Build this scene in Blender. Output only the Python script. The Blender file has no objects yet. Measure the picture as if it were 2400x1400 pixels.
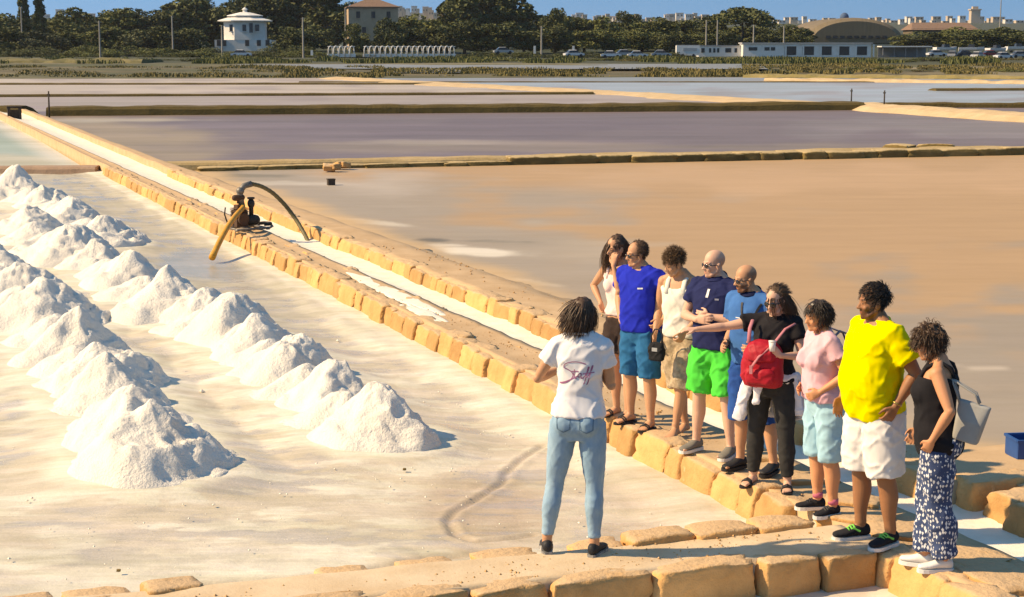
import bpy, math, random
import numpy as np
from mathutils import Vector, Matrix
from mathutils.bvhtree import BVHTree
random.seed(7); RNG = np.random.default_rng(7)
SC = bpy.context.scene
COL = SC.collection
# ------------------------------------------------------------------ camera
HC, FPX = 3.25, 4000.0
PITCH = math.atan(600 / FPX)
cam = bpy.data.cameras.new('camera'); camo = bpy.data.objects.new('camera', cam); COL.objects.link(camo)
camo.location = (0, 0, HC); camo.rotation_euler = (math.pi / 2 - PITCH, 0, 0)
cam.sensor_width = 36; cam.lens = FPX / 2400 * 36; cam.clip_start = .1; cam.clip_end = 20000
SC.camera = camo
# ------------------------------------------------------------------ sky, sun, exposure
SUN_EL = math.radians(38); SUN_AZ = (-.9985, -.055)
w = bpy.data.worlds.new('World'); SC.world = w; w.use_nodes = True
nt = w.node_tree; nt.nodes.clear()
out = nt.nodes.new('ShaderNodeOutputWorld'); bg = nt.nodes.new('ShaderNodeBackground')
sky = nt.nodes.new('ShaderNodeTexSky'); sky.sky_type = 'NISHITA'; sky.sun_disc = False
sky.sun_elevation = SUN_EL; sky.sun_rotation = math.atan2(SUN_AZ[0], SUN_AZ[1]) % (2 * math.pi)
sky.air_density = 1.0; sky.dust_density = .1; sky.ozone_density = 3.0
tc = nt.nodes.new('ShaderNodeTexCoord'); ad = nt.nodes.new('ShaderNodeVectorMath'); ad.operation = 'ADD'
ad.inputs[1].default_value = (0, 0, .55)
nrm = nt.nodes.new('ShaderNodeVectorMath'); nrm.operation = 'NORMALIZE'
nt.links.new(tc.outputs['Generated'], ad.inputs[0]); nt.links.new(ad.outputs[0], nrm.inputs[0])
nt.links.new(nrm.outputs[0], sky.inputs['Vector'])
hsv = nt.nodes.new('ShaderNodeHueSaturation'); hsv.inputs['Saturation'].default_value = 1.16; hsv.inputs['Hue'].default_value = .493
nt.links.new(sky.outputs[0], hsv.inputs['Color']); nt.links.new(hsv.outputs[0], bg.inputs[0]); bg.inputs[1].default_value = .15
nt.links.new(bg.outputs[0], out.inputs[0])
sun = bpy.data.lights.new('sun', 'SUN'); suno = bpy.data.objects.new('sun', sun); COL.objects.link(suno)
sun.energy = 3.95; sun.angle = math.radians(.9); sun.color = (1, .855, .635)
sd = Vector((SUN_AZ[0] * math.cos(SUN_EL), SUN_AZ[1] * math.cos(SUN_EL), math.sin(SUN_EL)))
suno.rotation_euler = sd.to_track_quat('Z', 'Y').to_euler(); suno.location = (-20, -10, 30)
SC.view_settings.view_transform = 'Standard'; SC.view_settings.look = 'None'
SC.view_settings.use_white_balance = True; SC.view_settings.white_balance_temperature = 8300; SC.view_settings.white_balance_tint = 12
SC.view_settings.gamma = 1; SC.view_settings.exposure = 0.74; SC.view_settings.use_curve_mapping = False

# ------------------------------------------------------------------ helpers
def _ray(px, py):
    a = (px - 1200) / FPX; b = (700 - py) / FPX
    return np.array([a, math.cos(PITCH) + b * math.sin(PITCH), -math.sin(PITCH) + b * math.cos(PITCH)])
def at(px, py, z=0.):
    d = _ray(px, py); return np.array([0, 0, HC]) + d * ((z - HC) / d[2])
def P(px, py, D):
    d = _ray(px, py); return np.array([0, 0, HC]) + d * (D / d[1])
def pix(v):
    v = np.atleast_2d(np.asarray(v, float)); dz = v[:, 2] - HC
    f = v[:, 1] * math.cos(PITCH) - dz * math.sin(PITCH); up = v[:, 1] * math.sin(PITCH) + dz * math.cos(PITCH)
    return np.stack([1200 + FPX * v[:, 0] / f, 700 - FPX * up / f], 1)
B0 = at(1820, 1262, -.3); A0 = at(0, 283, -.3)
U = A0 - B0; U[2] = 0; U /= np.linalg.norm(U); N = np.array([U[1], -U[0], 0.])
ANG = math.atan2(N[1], N[0])           # rotation that takes local x to N and local y to U
def W(s, t, z=0.): return np.array([B0[0], B0[1], 0]) + s * U + t * N + np.array([0, 0, z])
def ST(p): r = np.asarray(p) - B0; return float(r @ U), float(r @ N)

def _h(i):
    i = i.astype(np.int64)
    n = (i[:, 0] * 374761393 + i[:, 1] * 668265263 + i[:, 2] * 2147483647 % 1000003 * 69069) & 0x7fffffff
    n = ((n ^ (n >> 13)) * 1274126177) & 0x7fffffff
    n = (n ^ (n >> 16)) & 0xffff
    return n / 32767.5 - 1
def vnoise(p):
    p = np.asarray(p, float); i = np.floor(p); f = p - i; f = f * f * f * (f * (f * 6 - 15) + 10); r = 0
    for dx in (0, 1):
        for dy in (0, 1):
            for dz in (0, 1):
                wgt = (f[:, 0] if dx else 1 - f[:, 0]) * (f[:, 1] if dy else 1 - f[:, 1]) * (f[:, 2] if dz else 1 - f[:, 2])
                r = r + wgt * _h(i + np.array([dx, dy, dz]))
    return r
def fbm(p, o=4):
    p = np.asarray(p, float); r = 0; a = 1.; t = 0
    for k in range(o):
        r = r + a * vnoise(p + 17.3 * k); t += a; a *= .5; p = p * 2.03
    return r / t
def sm(a, b, x):
    x = np.clip((np.asarray(x, float) - a) / (b - a), 0, 1); return x * x * (3 - 2 * x)

class MB:
    def __init__(s): s.v = []; s.f = []; s.n = 0; s.m = []
    def add(s, v, f, mi=0):
        v = np.asarray(v, float).reshape(-1, 3); s.v.append(v)
        s.f += [tuple(i + s.n for i in q) for q in f]; s.m += [mi] * len(f); s.n += len(v); return s
    def verts(s): return np.concatenate(s.v) if s.v else np.zeros((0, 3))
    def mesh(s, name='mesh', smooth=False):
        me = bpy.data.meshes.new(name); me.from_pydata(s.verts().tolist(), [], s.f)
        if smooth: me.polygons.foreach_set('use_smooth', [True] * len(me.polygons))
        if any(s.m): me.polygons.foreach_set('material_index', s.m)
        me.update(); return me
    def build(s, name, mat, parent=None, smooth=False, **k):
        return link(name, s.mesh(name, smooth), mat, parent, **k)
    # shapes
    def box(s, c, d, rot=0., taper=1., mi=0):
        c = np.asarray(c, float); x, y, z = np.asarray(d, float) / 2
        v = np.array([[-x, -y, -z], [x, -y, -z], [x, y, -z], [-x, y, -z], [-x * taper, -y * taper, z], [x * taper, -y * taper, z], [x * taper, y * taper, z], [-x * taper, y * taper, z]])
        if rot: cr, sr = math.cos(rot), math.sin(rot); v[:, :2] = v[:, :2] @ np.array([[cr, sr], [-sr, cr]])
        return s.add(v + c, [(0, 3, 2, 1), (4, 5, 6, 7), (0, 1, 5, 4), (1, 2, 6, 5), (2, 3, 7, 6), (3, 0, 4, 7)], mi)
    def rings(s, rs, cap=True, mi=0):
        k = len(rs[0]); v = np.concatenate(rs); f = []
        for i in range(len(rs) - 1):
            for j in range(k):
                a = i * k + j; b = i * k + (j + 1) % k
                f.append((a, b, b + k, a + k))
        if cap:
            f.append(tuple(range(k - 1, -1, -1))); f.append(tuple((len(rs) - 1) * k + j for j in range(k)))
        return s.add(v, f, mi)
    def tube(s, pts, rad, n=10, cap=True, flat=1., mi=0, rnd=False):
        pts = np.asarray(pts, float)
        rad = np.full(len(pts), rad, float) if np.isscalar(rad) else np.asarray(rad, float)
        if rnd:   # rounded ends
            d0 = pts[0] - pts[1]; d0 /= np.linalg.norm(d0) + 1e-9; d1 = pts[-1] - pts[-2]; d1 /= np.linalg.norm(d1) + 1e-9
            pts = np.concatenate([[pts[0] + d0 * rad[0] * .9], [pts[0] + d0 * rad[0] * .6], pts, [pts[-1] + d1 * rad[-1] * .6], [pts[-1] + d1 * rad[-1] * .9]])
            rad = np.concatenate([[rad[0] * .4, rad[0] * .8], rad, [rad[-1] * .8, rad[-1] * .4]])
        T = np.gradient(pts, axis=0); T /= np.linalg.norm(T, axis=1)[:, None] + 1e-12
        ref = np.array([0, 0, 1.]) if abs(T[0][2]) < .8 else np.array([0, 1., 0])
        a = np.linspace(0, 2 * math.pi, n, endpoint=False); rs = []
        X = np.cross(ref, T[0]); X /= np.linalg.norm(X)
        for i in range(len(pts)):
            X = X - T[i] * (X @ T[i]); X /= np.linalg.norm(X) + 1e-12; Y = np.cross(T[i], X)
            rs.append(pts[i] + rad[i] * (np.cos(a)[:, None] * X + flat * np.sin(a)[:, None] * Y))
        return s.rings(rs, cap, mi)
    def ell(s, c, r, nu=20, nv=12, rot=None, mi=0):
        u = np.linspace(0, 2 * math.pi, nu, endpoint=False); vv = np.linspace(0, math.pi, nv + 1)[1:-1]
        q = [np.stack([np.sin(b) * np.cos(u), np.sin(b) * np.sin(u), np.full(nu, np.cos(b))], 1) for b in vv[::-1]]
        q = [x * np.asarray(r) for x in q]; lo = np.array([[0, 0, -1.]]) * np.asarray(r); hi = -lo
        v = np.concatenate([lo] + q + [hi])
        if rot is not None: v = v @ np.asarray(rot).T
        f = [(0, 1 + (j + 1) % nu, 1 + j) for j in range(nu)]
        for i in range(len(q) - 1):
            for j in range(nu):
                a = 1 + i * nu + j; b = 1 + i * nu + (j + 1) % nu; f.append((a, b, b + nu, a + nu))
        L = 1 + len(q) * nu; f += [(L - nu + j, L - nu + (j + 1) % nu, L) for j in range(nu)]
        return s.add(v + np.asarray(c, float), f, mi)
    def prism(s, poly, z0, z1, mi=0):
        poly = [tuple(p)[:2] for p in poly]; k = len(poly)
        v = [(x, y, z0) for x, y in poly] + [(x, y, z1) for x, y in poly]
        f = [tuple(range(k - 1, -1, -1)), tuple(range(k, 2 * k))] + [(i, (i + 1) % k, k + (i + 1) % k, k + i) for i in range(k)]
        return s.add(v, f, mi)

def link(name, me, mat, parent=None, **k):
    o = bpy.data.objects.new(name, me); COL.objects.link(o)
    if mat is not None and me is not None and not len(me.materials):
        for m in (mat if isinstance(mat, (list, tuple)) else [mat]): me.materials.append(m)
    if parent is not None: o.parent = parent
    for a, b in k.items(): o[a] = b
    return o
def tag(o, label, cat, group=None):
    o['label'] = label; o['category'] = cat
    if group: o['group'] = group
    return o
def thing(name, loc, rz, label, cat, group=None):
    o = bpy.data.objects.new(name, None); COL.objects.link(o); o.empty_display_size = .1
    o.location = tuple(loc); o.rotation_euler = (0, 0, rz); return tag(o, label, cat, group)
def struct(o): o['kind'] = 'structure'; return o
def grid_faces(nr, nc):
    i, j = np.meshgrid(np.arange(nr - 1), np.arange(nc - 1), indexing='ij'); a = (i * nc + j).ravel()
    return np.stack([a, a + 1, a + nc + 1, a + nc], 1)
def grid_mesh(name, V, nr, nc, smooth=True, attrs=None):
    me = bpy.data.meshes.new(name); F = grid_faces(nr, nc)
    me.from_pydata(V.tolist(), [], F.tolist())
    if smooth: me.polygons.foreach_set('use_smooth', [True] * len(me.polygons))
    for k, c in (attrs or {}).items():
        setcol(me, k, c)
    me.update(); return me
def setcol(me, name, c):
    c = np.asarray(c, float)
    if c.ndim == 1:
        a = me.attributes.new(name, 'FLOAT', 'POINT'); a.data.foreach_set('value', c)
    else:
        a = me.attributes.new(name, 'FLOAT_COLOR', 'POINT')
        a.data.foreach_set('color', np.concatenate([c, np.ones((len(c), 1))], 1).ravel())
def srgb(r, g, b): return tuple((x / 255 / 12.92 if x <= 10 else ((x / 255 + .055) / 1.055) ** 2.4) for x in (r, g, b))

# ------------------------------------------------------------------ materials
def mat(name, c1, c2=None, scale=6., rough=.85, bump=0., bscale=None, spec=.3, attr=None, rnd=0., stretch=None, detail=6, metal=0., c3=None, space='pos', sheen=0., dist=.02):
    m = bpy.data.materials.new(name); m.use_nodes = True; t = m.node_tree; b = t.nodes['Principled BSDF']
    b.inputs['Roughness'].default_value = rough; b.inputs['Specular IOR Level'].default_value = spec; b.inputs['Metallic'].default_value = metal
    if sheen: b.inputs['Sheen Weight'].default_value = sheen
    L = t.links.new
    if space == 'pos': g = t.nodes.new('ShaderNodeNewGeometry'); vec = g.outputs['Position']
    else: g = t.nodes.new('ShaderNodeTexCoord'); vec = g.outputs['Object']
    if stretch:
        mp = t.nodes.new('ShaderNodeMapping'); mp.inputs['Scale'].default_value = stretch[:3]
        if len(stretch) > 3: mp.inputs['Rotation'].default_value = (0, 0, stretch[3])
        L(vec, mp.inputs[0]); vec = mp.outputs[0]
    def noise(sc, d=detail):
        n = t.nodes.new('ShaderNodeTexNoise'); n.inputs['Scale'].default_value = sc; n.inputs['Detail'].default_value = d; n.inputs['Roughness'].default_value = .62
        L(vec, n.inputs['Vector']); return n.outputs['Fac']
    c2 = c2 or tuple(x * .75 for x in c1)
    rp = t.nodes.new('ShaderNodeValToRGB'); rp.color_ramp.elements[0].position = .34; rp.color_ramp.elements[1].position = .66
    rp.color_ramp.elements[0].color = (*c1, 1); rp.color_ramp.elements[1].color = (*c2, 1)
    if c3: e = rp.color_ramp.elements.new(.78); e.color = (*c3, 1)
    L(noise(scale), rp.inputs[0]); col = rp.outputs[0]
    if attr:
        a = t.nodes.new('ShaderNodeAttribute'); a.attribute_name = attr
        mx = t.nodes.new('ShaderNodeMix'); mx.data_type = 'RGBA'; mx.blend_type = 'MULTIPLY'; mx.inputs[0].default_value = 1
        L(col, mx.inputs[6]); L(a.outputs['Color'], mx.inputs[7]); col = mx.outputs[2]
    if rnd:
        oi = t.nodes.new('ShaderNodeObjectInfo'); hs = t.nodes.new('ShaderNodeHueSaturation')
        mr = t.nodes.new('ShaderNodeMapRange'); mr.inputs[3].default_value = 1 - rnd; mr.inputs[4].default_value = 1 + rnd
        L(oi.outputs['Random'], mr.inputs[0]); L(mr.outputs[0], hs.inputs['Value']); L(col, hs.inputs['Color']); col = hs.outputs[0]
    L(col, b.inputs['Base Color'])
    if bump:
        bp = t.nodes.new('ShaderNodeBump'); bp.inputs['Strength'].default_value = bump; bp.inputs['Distance'].default_value = dist
        L(noise(bscale or scale * 4, 5), bp.inputs['Height']); L(bp.outputs[0], b.inputs['Normal'])
    return m
# ------------------------------------------------------------------ setting: ground, pans, dykes
def mat_pan(name, scale=3., amp=.12, bump=.25, bscale=30., dist=.01, stretch=None, r_dry=.8, r_wet=.18, spec=.35, streak=0, sa=1.):
    m = mat(name, (1, 1, 1), (1 - amp,) * 3, scale=scale, bump=bump, bscale=bscale, attr='col', spec=spec, stretch=stretch, dist=dist)
    t = m.node_tree; b = t.nodes['Principled BSDF']; a = t.nodes.new('ShaderNodeAttribute'); a.attribute_name = 'wet'
    if streak:
        src = b.inputs['Base Color'].links[0].from_socket; g = t.nodes.new('ShaderNodeNewGeometry')
        for sc_, rot_, amt in ((streak, 0., .20), (streak * 5, .3, .13)):
            mp = t.nodes.new('ShaderNodeMapping'); mp.inputs['Scale'].default_value = (.45, 2.2, 1); mp.inputs['Rotation'].default_value = (0, 0, rot_); n = t.nodes.new('ShaderNodeTexNoise'); n.inputs['Scale'].default_value = sc_; n.inputs['Detail'].default_value = 8; n.inputs['Roughness'].default_value = .7
            t.links.new(g.outputs['Position'], mp.inputs[0]); t.links.new(mp.outputs[0], n.inputs['Vector']); r_ = t.nodes.new('ShaderNodeMapRange'); r_.inputs[1].default_value = .38; r_.inputs[2].default_value = .66; r_.inputs[3].default_value = 1.0; r_.inputs[4].default_value = 1 - amt * sa
            t.links.new(n.outputs['Fac'], r_.inputs[0]); x_ = t.nodes.new('ShaderNodeMix'); x_.data_type = 'RGBA'; x_.blend_type = 'MULTIPLY'; x_.inputs[0].default_value = 1; cc = t.nodes.new('ShaderNodeCombineColor')
            p_ = t.nodes.new('ShaderNodeMath'); p_.operation = 'POWER'; p_.inputs[1].default_value = 1.5; t.links.new(r_.outputs[0], p_.inputs[0]); t.links.new(r_.outputs[0], cc.inputs[0]); t.links.new(r_.outputs[0], cc.inputs[1]); t.links.new(p_.outputs[0], cc.inputs[2])
            t.links.new(src, x_.inputs[6]); t.links.new(cc.outputs[0], x_.inputs[7]); src = x_.outputs[2]
        t.links.new(src, b.inputs['Base Color'])
    mr = t.nodes.new('ShaderNodeMapRange'); mr.inputs[3].default_value = r_dry; mr.inputs[4].default_value = r_wet
    t.links.new(a.outputs['Fac'], mr.inputs[0]); t.links.new(mr.outputs[0], b.inputs['Roughness'])
    return m
def mixc(c, new, f): f = np.clip(f, 0, 1)[:, None]; return c * (1 - f) + np.asarray(new) * f

SALT = np.array((.80, .745, .64)); BRINE = np.array((.62, .49, .36)); GREY = np.array((.50, .45, .40))
M_STONE = mat('tuff stone', (.62, .355, .145), (.49, .265, .10), scale=5, rough=.9, bump=.8, bscale=20, rnd=.26, c3=(.66, .48, .26), dist=.02)
M_STONE_D = mat('weathered tuff', (.26, .17, .06), (.17, .11, .04), scale=4, rough=.92, bump=.6, bscale=16, rnd=.2, c3=(.40, .28, .12), dist=.02)
M_SAND = mat('packed sand', (.56, .385, .225), (.47, .31, .17), scale=2.2, rough=.92, bump=.35, bscale=40, c3=(.68, .55, .40), dist=.012)
M_SALTW = mat('salt crust', (.86, .79, .67), (.78, .69, .55), scale=4, rough=.8, bump=.4, bscale=26, spec=.3, dist=.015)
M_HEAP = mat('heaped salt', (.80, .745, .655), (.76, .69, .59), scale=3, rough=.75, bump=.9, bscale=34, spec=.3, dist=.022)

# base ground far and wide
def terrain_z(d):
    d = np.asarray(d, float)
    return -.55 + .45 * sm(150, 200, d) + 1.6 * sm(395, 470, d) + 6 * sm(500, 900, d) + 20 * sm(900, 2300, d)
ny, nx = 200, 90
yy = np.concatenate([np.linspace(-30, 500, 130), np.geomspace(510, 3400, ny - 130)])
aa = np.linspace(-1.0, 1.0, nx)
V = np.zeros((ny, nx, 3))
for i, y in enumerate(yy):
    V[i, :, 0] = aa * (60 + abs(y) * 1.1); V[i, :, 1] = y
fl = V.reshape(-1, 3); dd = fl[:, 1]
fl[:, 2] = terrain_z(dd) + fbm(fl * (.02, .02, 0)) * .5 * sm(160, 200, dd) * (1 + 6 * sm(900, 2200, dd)) + 2.5 * sm(1400, 2000, dd) * vnoise(fl * (.0021, .001, 0))
c = np.tile(np.array((.16, .125, .055)), (len(fl), 1))
q = pix(fl); nz = fbm(fl * (.012, .05, 0), 5); n2 = fbm(fl * (.03, .12, 3), 4)
far = sm(160, 185, dd)
c = mixc(c, (.30, .24, .13), far * sm(0., .25, nz)); c = mixc(c, (.10, .105, .035), far * sm(-.05, .2, n2) * .8)
c = mixc(c, (.075, .075, .028), sm(255, 300, dd)); c = mixc(c, (.05, .058, .022), sm(380, 420, dd)); c = mixc(c, (.075, .08, .04), sm(1000, 1500, dd))
me = grid_mesh('ground', fl, ny, nx, attrs={'col': c, 'wet': np.zeros(len(fl))})
struct(link('ground', me, mat_pan('earth and scrub', scale=.25, amp=.45, bump=.3, bscale=2., dist=.2)))

# --- left salt pan (fine grid, with the salt crust, wet brine and a drag trail)
HEAPS = []   # peak pixel -> world, height, radius
def hp(px, py, h, r, row):
    h *= .94; p = at(px, py, -.3 + h); HEAPS.append((p[0], p[1], h, r * (1.04 if py < 760 and row == 1 else .98 if row == 2 or row == 0 else .92), row))
for a in [(875, 897, .60, .74, 1), (772, 838, .56, .70, 1), (668, 772, .58, .72, 1), (612, 742, .52, .66, 1), (545, 697, .60, .72, 1), (470, 668, .55, .70, 1), (398, 636, .66, .86, 1), (290, 588, .60, .80, 1), (225, 560, .52, .72, 1),
          (140, 520, .72, 1.0, 1), (60, 478, .6, .85, 1), (240, 505, .58, .85, 0), (165, 462, .55, .85, 0), (100, 432, .56, .9, 0), (38, 394, .75, 1.05, 0), (-40, 405, .6, .95, 0),
          (352, 950, .62, .80, 2), (312, 897, .64, .80, 2), (250, 838, .56, .74, 2), (222, 792, .58, .76, 2), (168, 735, .60, .80, 2), (108, 655, .66, .95, 2), (32, 612, .64, .95, 2), (-40, 560, .6, .9, 2), (-110, 520, .6, .9, 2)]: hp(*a)
_H = list(HEAPS); _rr = random.Random(21)
for rw_ in (0, 1, 2):
    L_ = [h for h in _H if h[4] == rw_]
    for a_, b_ in zip(L_[:-1], L_[1:]):
        k_ = _rr.uniform(.4, .6); HEAPS.append((a_[0] * (1 - k_) + b_[0] * k_ + _rr.uniform(-.15, .05), a_[1] * (1 - k_) + b_[1] * k_, .62 * min(a_[2], b_[2]), .92 * min(a_[3], b_[3]), rw_))
HEAPS.sort(key=lambda h: (h[4], h[1]))
s_ = np.concatenate([np.arange(-.75, 5.2, .028), np.arange(5.2, 15, .07), np.arange(15, 38.5, .3)])
t_ = np.concatenate([-np.arange(0, 4.6, .032), -np.arange(4.6, 9, .12), -np.arange(9, 26, .5)]) + .12
S, T = np.meshgrid(s_, t_, indexing='ij'); shp = S.shape
V = B0[:2] + S.reshape(-1, 1) * U[:2] + T.reshape(-1, 1) * N[:2]; V = np.concatenate([V, np.full((len(V), 1), -.3)], 1)
s1, t1 = S.ravel(), T.ravel(); q = pix(V)
wob = fbm(V * (.9, .9, 0), 4); fine = fbm(V * (5, 5, 0), 4)
hd = np.full(len(V), 9.)
for hx, hy, h, r, row in HEAPS: hd = np.minimum(hd, np.hypot(V[:, 0] - hx, V[:, 1] - hy) - r)
edge = -t1
wall = np.clip(1 - (edge - .15 + .22 * wob) / .55, 0, 1) * (1 + .6 * np.exp(-((s1 - 12) / 3) ** 2))
V[:, 2] += .055 * sm(0, 1, wall) + .07 * sm(.5, -.15, hd) + .008 * wob + .009 * fine * (1 - sm(.1, 1, s1) * .3)
front = sm(.75, -.35, s1 + .25 * wob)
V[:, 2] += .16 * sm(.35, -.45, s1)          # the pan floor rises to the cross dyke
# salt / wet distribution
pat = fbm(V * (1.5, 3.0, 2), 5); pat2 = fbm(V * (5.5, 9, 7), 4)
salt = np.clip(sm(.16, -.06, hd + .16 * wob + .08 * pat2) + sm(.05, .75, wall) + .75 * sm(1.4, .5, s1 + .9 * wob) * sm(-2.2, -3.4, t1 + .5 * wob) + .75 * sm(.02, .16, pat + .35 * pat2), 0, 1)
mud = sm(.9, .2, np.hypot((q[:, 0] - 1120) / 260, (q[:, 1] - 1190) / 130) + .35 * wob)
c = np.tile(np.array((.70, .60, .485)), (len(V), 1))
slush = sm(.0, .16, fbm(V * (1.3, 3.4, 5), 5) + .3 * pat2); c = mixc(c, (.60, .505, .415), slush * .5)
c = mixc(c, SALT, salt)
c = mixc(c, (.66, .56, .47), .8 * sm(1.0, .3, np.hypot((q[:, 0] - 1500) / 330, (q[:, 1] - 1190) / 110) + .5 * fine))
c = mixc(c, (.55, .42, .32), mud * .8)
pool = sm(1.0, .5, np.hypot((q[:, 0] - 500) / 150, (q[:, 1] - 622) / 48) + .25 * wob) * sm(.15, .4, edge - .25)
c = mixc(c, (.30, .35, .35), pool * .95 * sm(-.05, .12, hd))  # pool at the hose end: blue-grey tint paints in the reflected sky
strip = sm(-.05, -.2, t1 + .2 + .1 * wob) * sm(8, 12, s1) * sm(.0, .3, hd) * sm(-2.8, -2.2, t1)
c = mixc(c, (.50, .44, .35), strip * .75)
c = mixc(c, (.60, .52, .44), .35 * sm(.12, .35, pat2))
wet = np.clip((1 - salt) * (.35 + .65 * slush) + pool, 0, 1)
# drag trail: a groove pressed in the wet mud
trail = [at(*p, -.28)[:2] for p in [(1272, 1043), (1225, 1072), (1185, 1105), (1185, 1122), (1130, 1158), (1068, 1192), (1050, 1215), (1068, 1248), (1110, 1262), (1180, 1258), (1250, 1248)]]
tp = np.array(trail); dist = np.full(len(V), 9.)
for a, b in zip(tp[:-1], tp[1:]):
    ab = b - a; k = np.clip(((V[:, :2] - a) @ ab) / (ab @ ab), 0, 1); dist = np.minimum(dist, np.linalg.norm(V[:, :2] - a - k[:, None] * ab, axis=1))
dist = dist + .012 * fine
V[:, 2] += -.018 * np.exp(-(dist / .028) ** 2) + .009 * np.exp(-((dist - .065) / .03) ** 2)
c = mixc(c, (.46, .36, .29), .5 * np.exp(-(dist / .045) ** 2))
tr2 = np.array([at(*p, -.25)[:2] for p in [(1190, 1290), (1120, 1277), (1000, 1290), (850, 1322), (700, 1340), (480, 1352)]]); dist = np.full(len(V), 9.)
for a, b in zip(tr2[:-1], tr2[1:]):
    ab = b - a; k = np.clip(((V[:, :2] - a) @ ab) / (ab @ ab), 0, 1); dist = np.minimum(dist, np.linalg.norm(V[:, :2] - a - k[:, None] * ab, axis=1))
V[:, 2] += -.03 * np.exp(-((dist + .02 * fine) / .05) ** 2); c = mixc(c, (.52, .38, .26), .55 * np.exp(-(dist / .09) ** 2))
me = grid_mesh('salt_pan', V, *shp, attrs={'col': c, 'wet': wet})
struct(link('salt_pan', me, mat_pan('salt pan floor', scale=2.2, amp=.12, bump=.35, bscale=28, dist=.012, r_dry=.78, r_wet=.22, streak=1.3, spec=.45)))

def sheet(name, c4, z, nr, nc, fn, m, power=1.):
    """a pan between four ground points (far left, far right, near right, near left)"""
    TL, TR, BR, BL = [at(x, y, z) for x, y in c4]
    a = np.linspace(0, 1, nr)[:, None, None] ** power; b = np.linspace(0, 1, nc)[None, :, None]
    V = ((BL * (1 - b) + BR * b) * (1 - a) + (TL * (1 - b) + TR * b) * a).reshape(-1, 3)
    c, wet = fn(V, pix(V)); me = grid_mesh(name, V, nr, nc, attrs={'col': c, 'wet': wet})
    return struct(link(name, me, m))
M_POND = mat_pan('shallow brine', scale=.7, amp=.07, bump=.12, bscale=5, dist=.01, stretch=(.6, 2.2, 1), r_dry=.75, r_wet=.45, spec=.10, streak=.5, sa=.28)
M_FARP = mat_pan('far brine', scale=.12, amp=.12, bump=.1, bscale=2, dist=.02, stretch=(.5, 2, 1), r_dry=.6, r_wet=.4, spec=.14, streak=.12)
def blobs(V, q, base, L, ns=.8):
    n = fbm(np.stack([q[:, 0] / 160, q[:, 1] / 26, 0 * q[:, 0]], 1), 4) * ns
    c = np.tile(np.array(base), (len(V), 1))
    for (x, y, rx, ry, col, k) in L: c = mixc(c, col, k * sm(1.15, .35, np.hypot((q[:, 0] - x) / rx, (q[:, 1] - y) / ry) + n))
    return c
TAN = (.475, .308, .17); LIL = (.37, .305, .24)
def f_right(V, q):
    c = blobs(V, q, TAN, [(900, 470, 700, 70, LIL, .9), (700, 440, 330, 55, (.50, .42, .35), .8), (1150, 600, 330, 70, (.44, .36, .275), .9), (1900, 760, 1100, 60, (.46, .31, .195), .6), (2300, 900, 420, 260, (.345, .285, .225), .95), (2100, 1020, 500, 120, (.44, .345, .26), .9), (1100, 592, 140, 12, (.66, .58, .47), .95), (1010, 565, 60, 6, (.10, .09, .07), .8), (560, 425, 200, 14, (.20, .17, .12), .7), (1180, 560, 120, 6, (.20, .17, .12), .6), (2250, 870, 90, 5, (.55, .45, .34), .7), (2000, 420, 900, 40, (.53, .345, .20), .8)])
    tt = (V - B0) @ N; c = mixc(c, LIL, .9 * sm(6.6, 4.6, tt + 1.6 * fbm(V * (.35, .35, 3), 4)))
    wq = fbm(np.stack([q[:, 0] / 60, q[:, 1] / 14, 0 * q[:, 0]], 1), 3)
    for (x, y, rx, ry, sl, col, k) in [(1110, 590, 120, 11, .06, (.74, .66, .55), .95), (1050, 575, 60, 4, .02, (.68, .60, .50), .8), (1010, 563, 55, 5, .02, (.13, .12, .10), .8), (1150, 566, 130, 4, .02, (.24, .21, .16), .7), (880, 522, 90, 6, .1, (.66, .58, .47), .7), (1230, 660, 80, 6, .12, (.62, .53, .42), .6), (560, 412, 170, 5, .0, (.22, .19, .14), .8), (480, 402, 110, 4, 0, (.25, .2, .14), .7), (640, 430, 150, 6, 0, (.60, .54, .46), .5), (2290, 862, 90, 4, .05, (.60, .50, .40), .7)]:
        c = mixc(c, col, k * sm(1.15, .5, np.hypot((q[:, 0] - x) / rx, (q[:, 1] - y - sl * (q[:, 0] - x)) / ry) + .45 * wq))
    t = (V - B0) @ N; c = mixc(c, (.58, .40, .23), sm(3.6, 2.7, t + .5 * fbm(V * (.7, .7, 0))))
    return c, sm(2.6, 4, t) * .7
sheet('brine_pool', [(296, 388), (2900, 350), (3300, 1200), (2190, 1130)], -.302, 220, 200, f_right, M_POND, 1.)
PUR = (.235, .175, .172)
def f_purple(V, q):
    c = blobs(V, q, PUR, [(230, 330, 330, 75, (.40, .30, .19), .9), (2300, 300, 500, 40, (.30, .25, .24), .7), (1500, 345, 1300, 14, (.33, .25, .20), .8), (1050, 335, 200, 8, (.42, .34, .28), .7), (1200, 300, 700, 25, (.195, .140, .145), .5), (330, 282, 260, 6, (.5, .42, .33), .9)])
    return c, np.full(len(V), .8)
sheet('brine_pool', [(40, 262), (2900, 238), (3000, 352), (240, 400)], -.31, 80, 140, f_purple, M_FARP)
def f_far(V, q):
    x, y = q[:, 0], q[:, 1]; c = np.tile(np.array((.44, .36, .32)), (len(V), 1))
    c = mixc(c, (.56, .46, .385), sm(225, 218, y)); c = mixc(c, (.60, .49, .40), sm(199, 196, y))
    rgt = sm(-25, 25, x - (830 + (y - 183) * 16.2)); c = mixc(c, (.39, .44, .52), rgt); c = mixc(c, (.32, .34, .38), rgt * sm(197, 192, y))  # bluish right-hand pan: sky reflection painted into the brine colour
    c = mixc(c, (.34, .26, .25), .5 * sm(0, .5, fbm(np.stack([x / 120, y / 9, 0 * x], 1), 3)))
    return c, np.full(len(V), .75)
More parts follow.
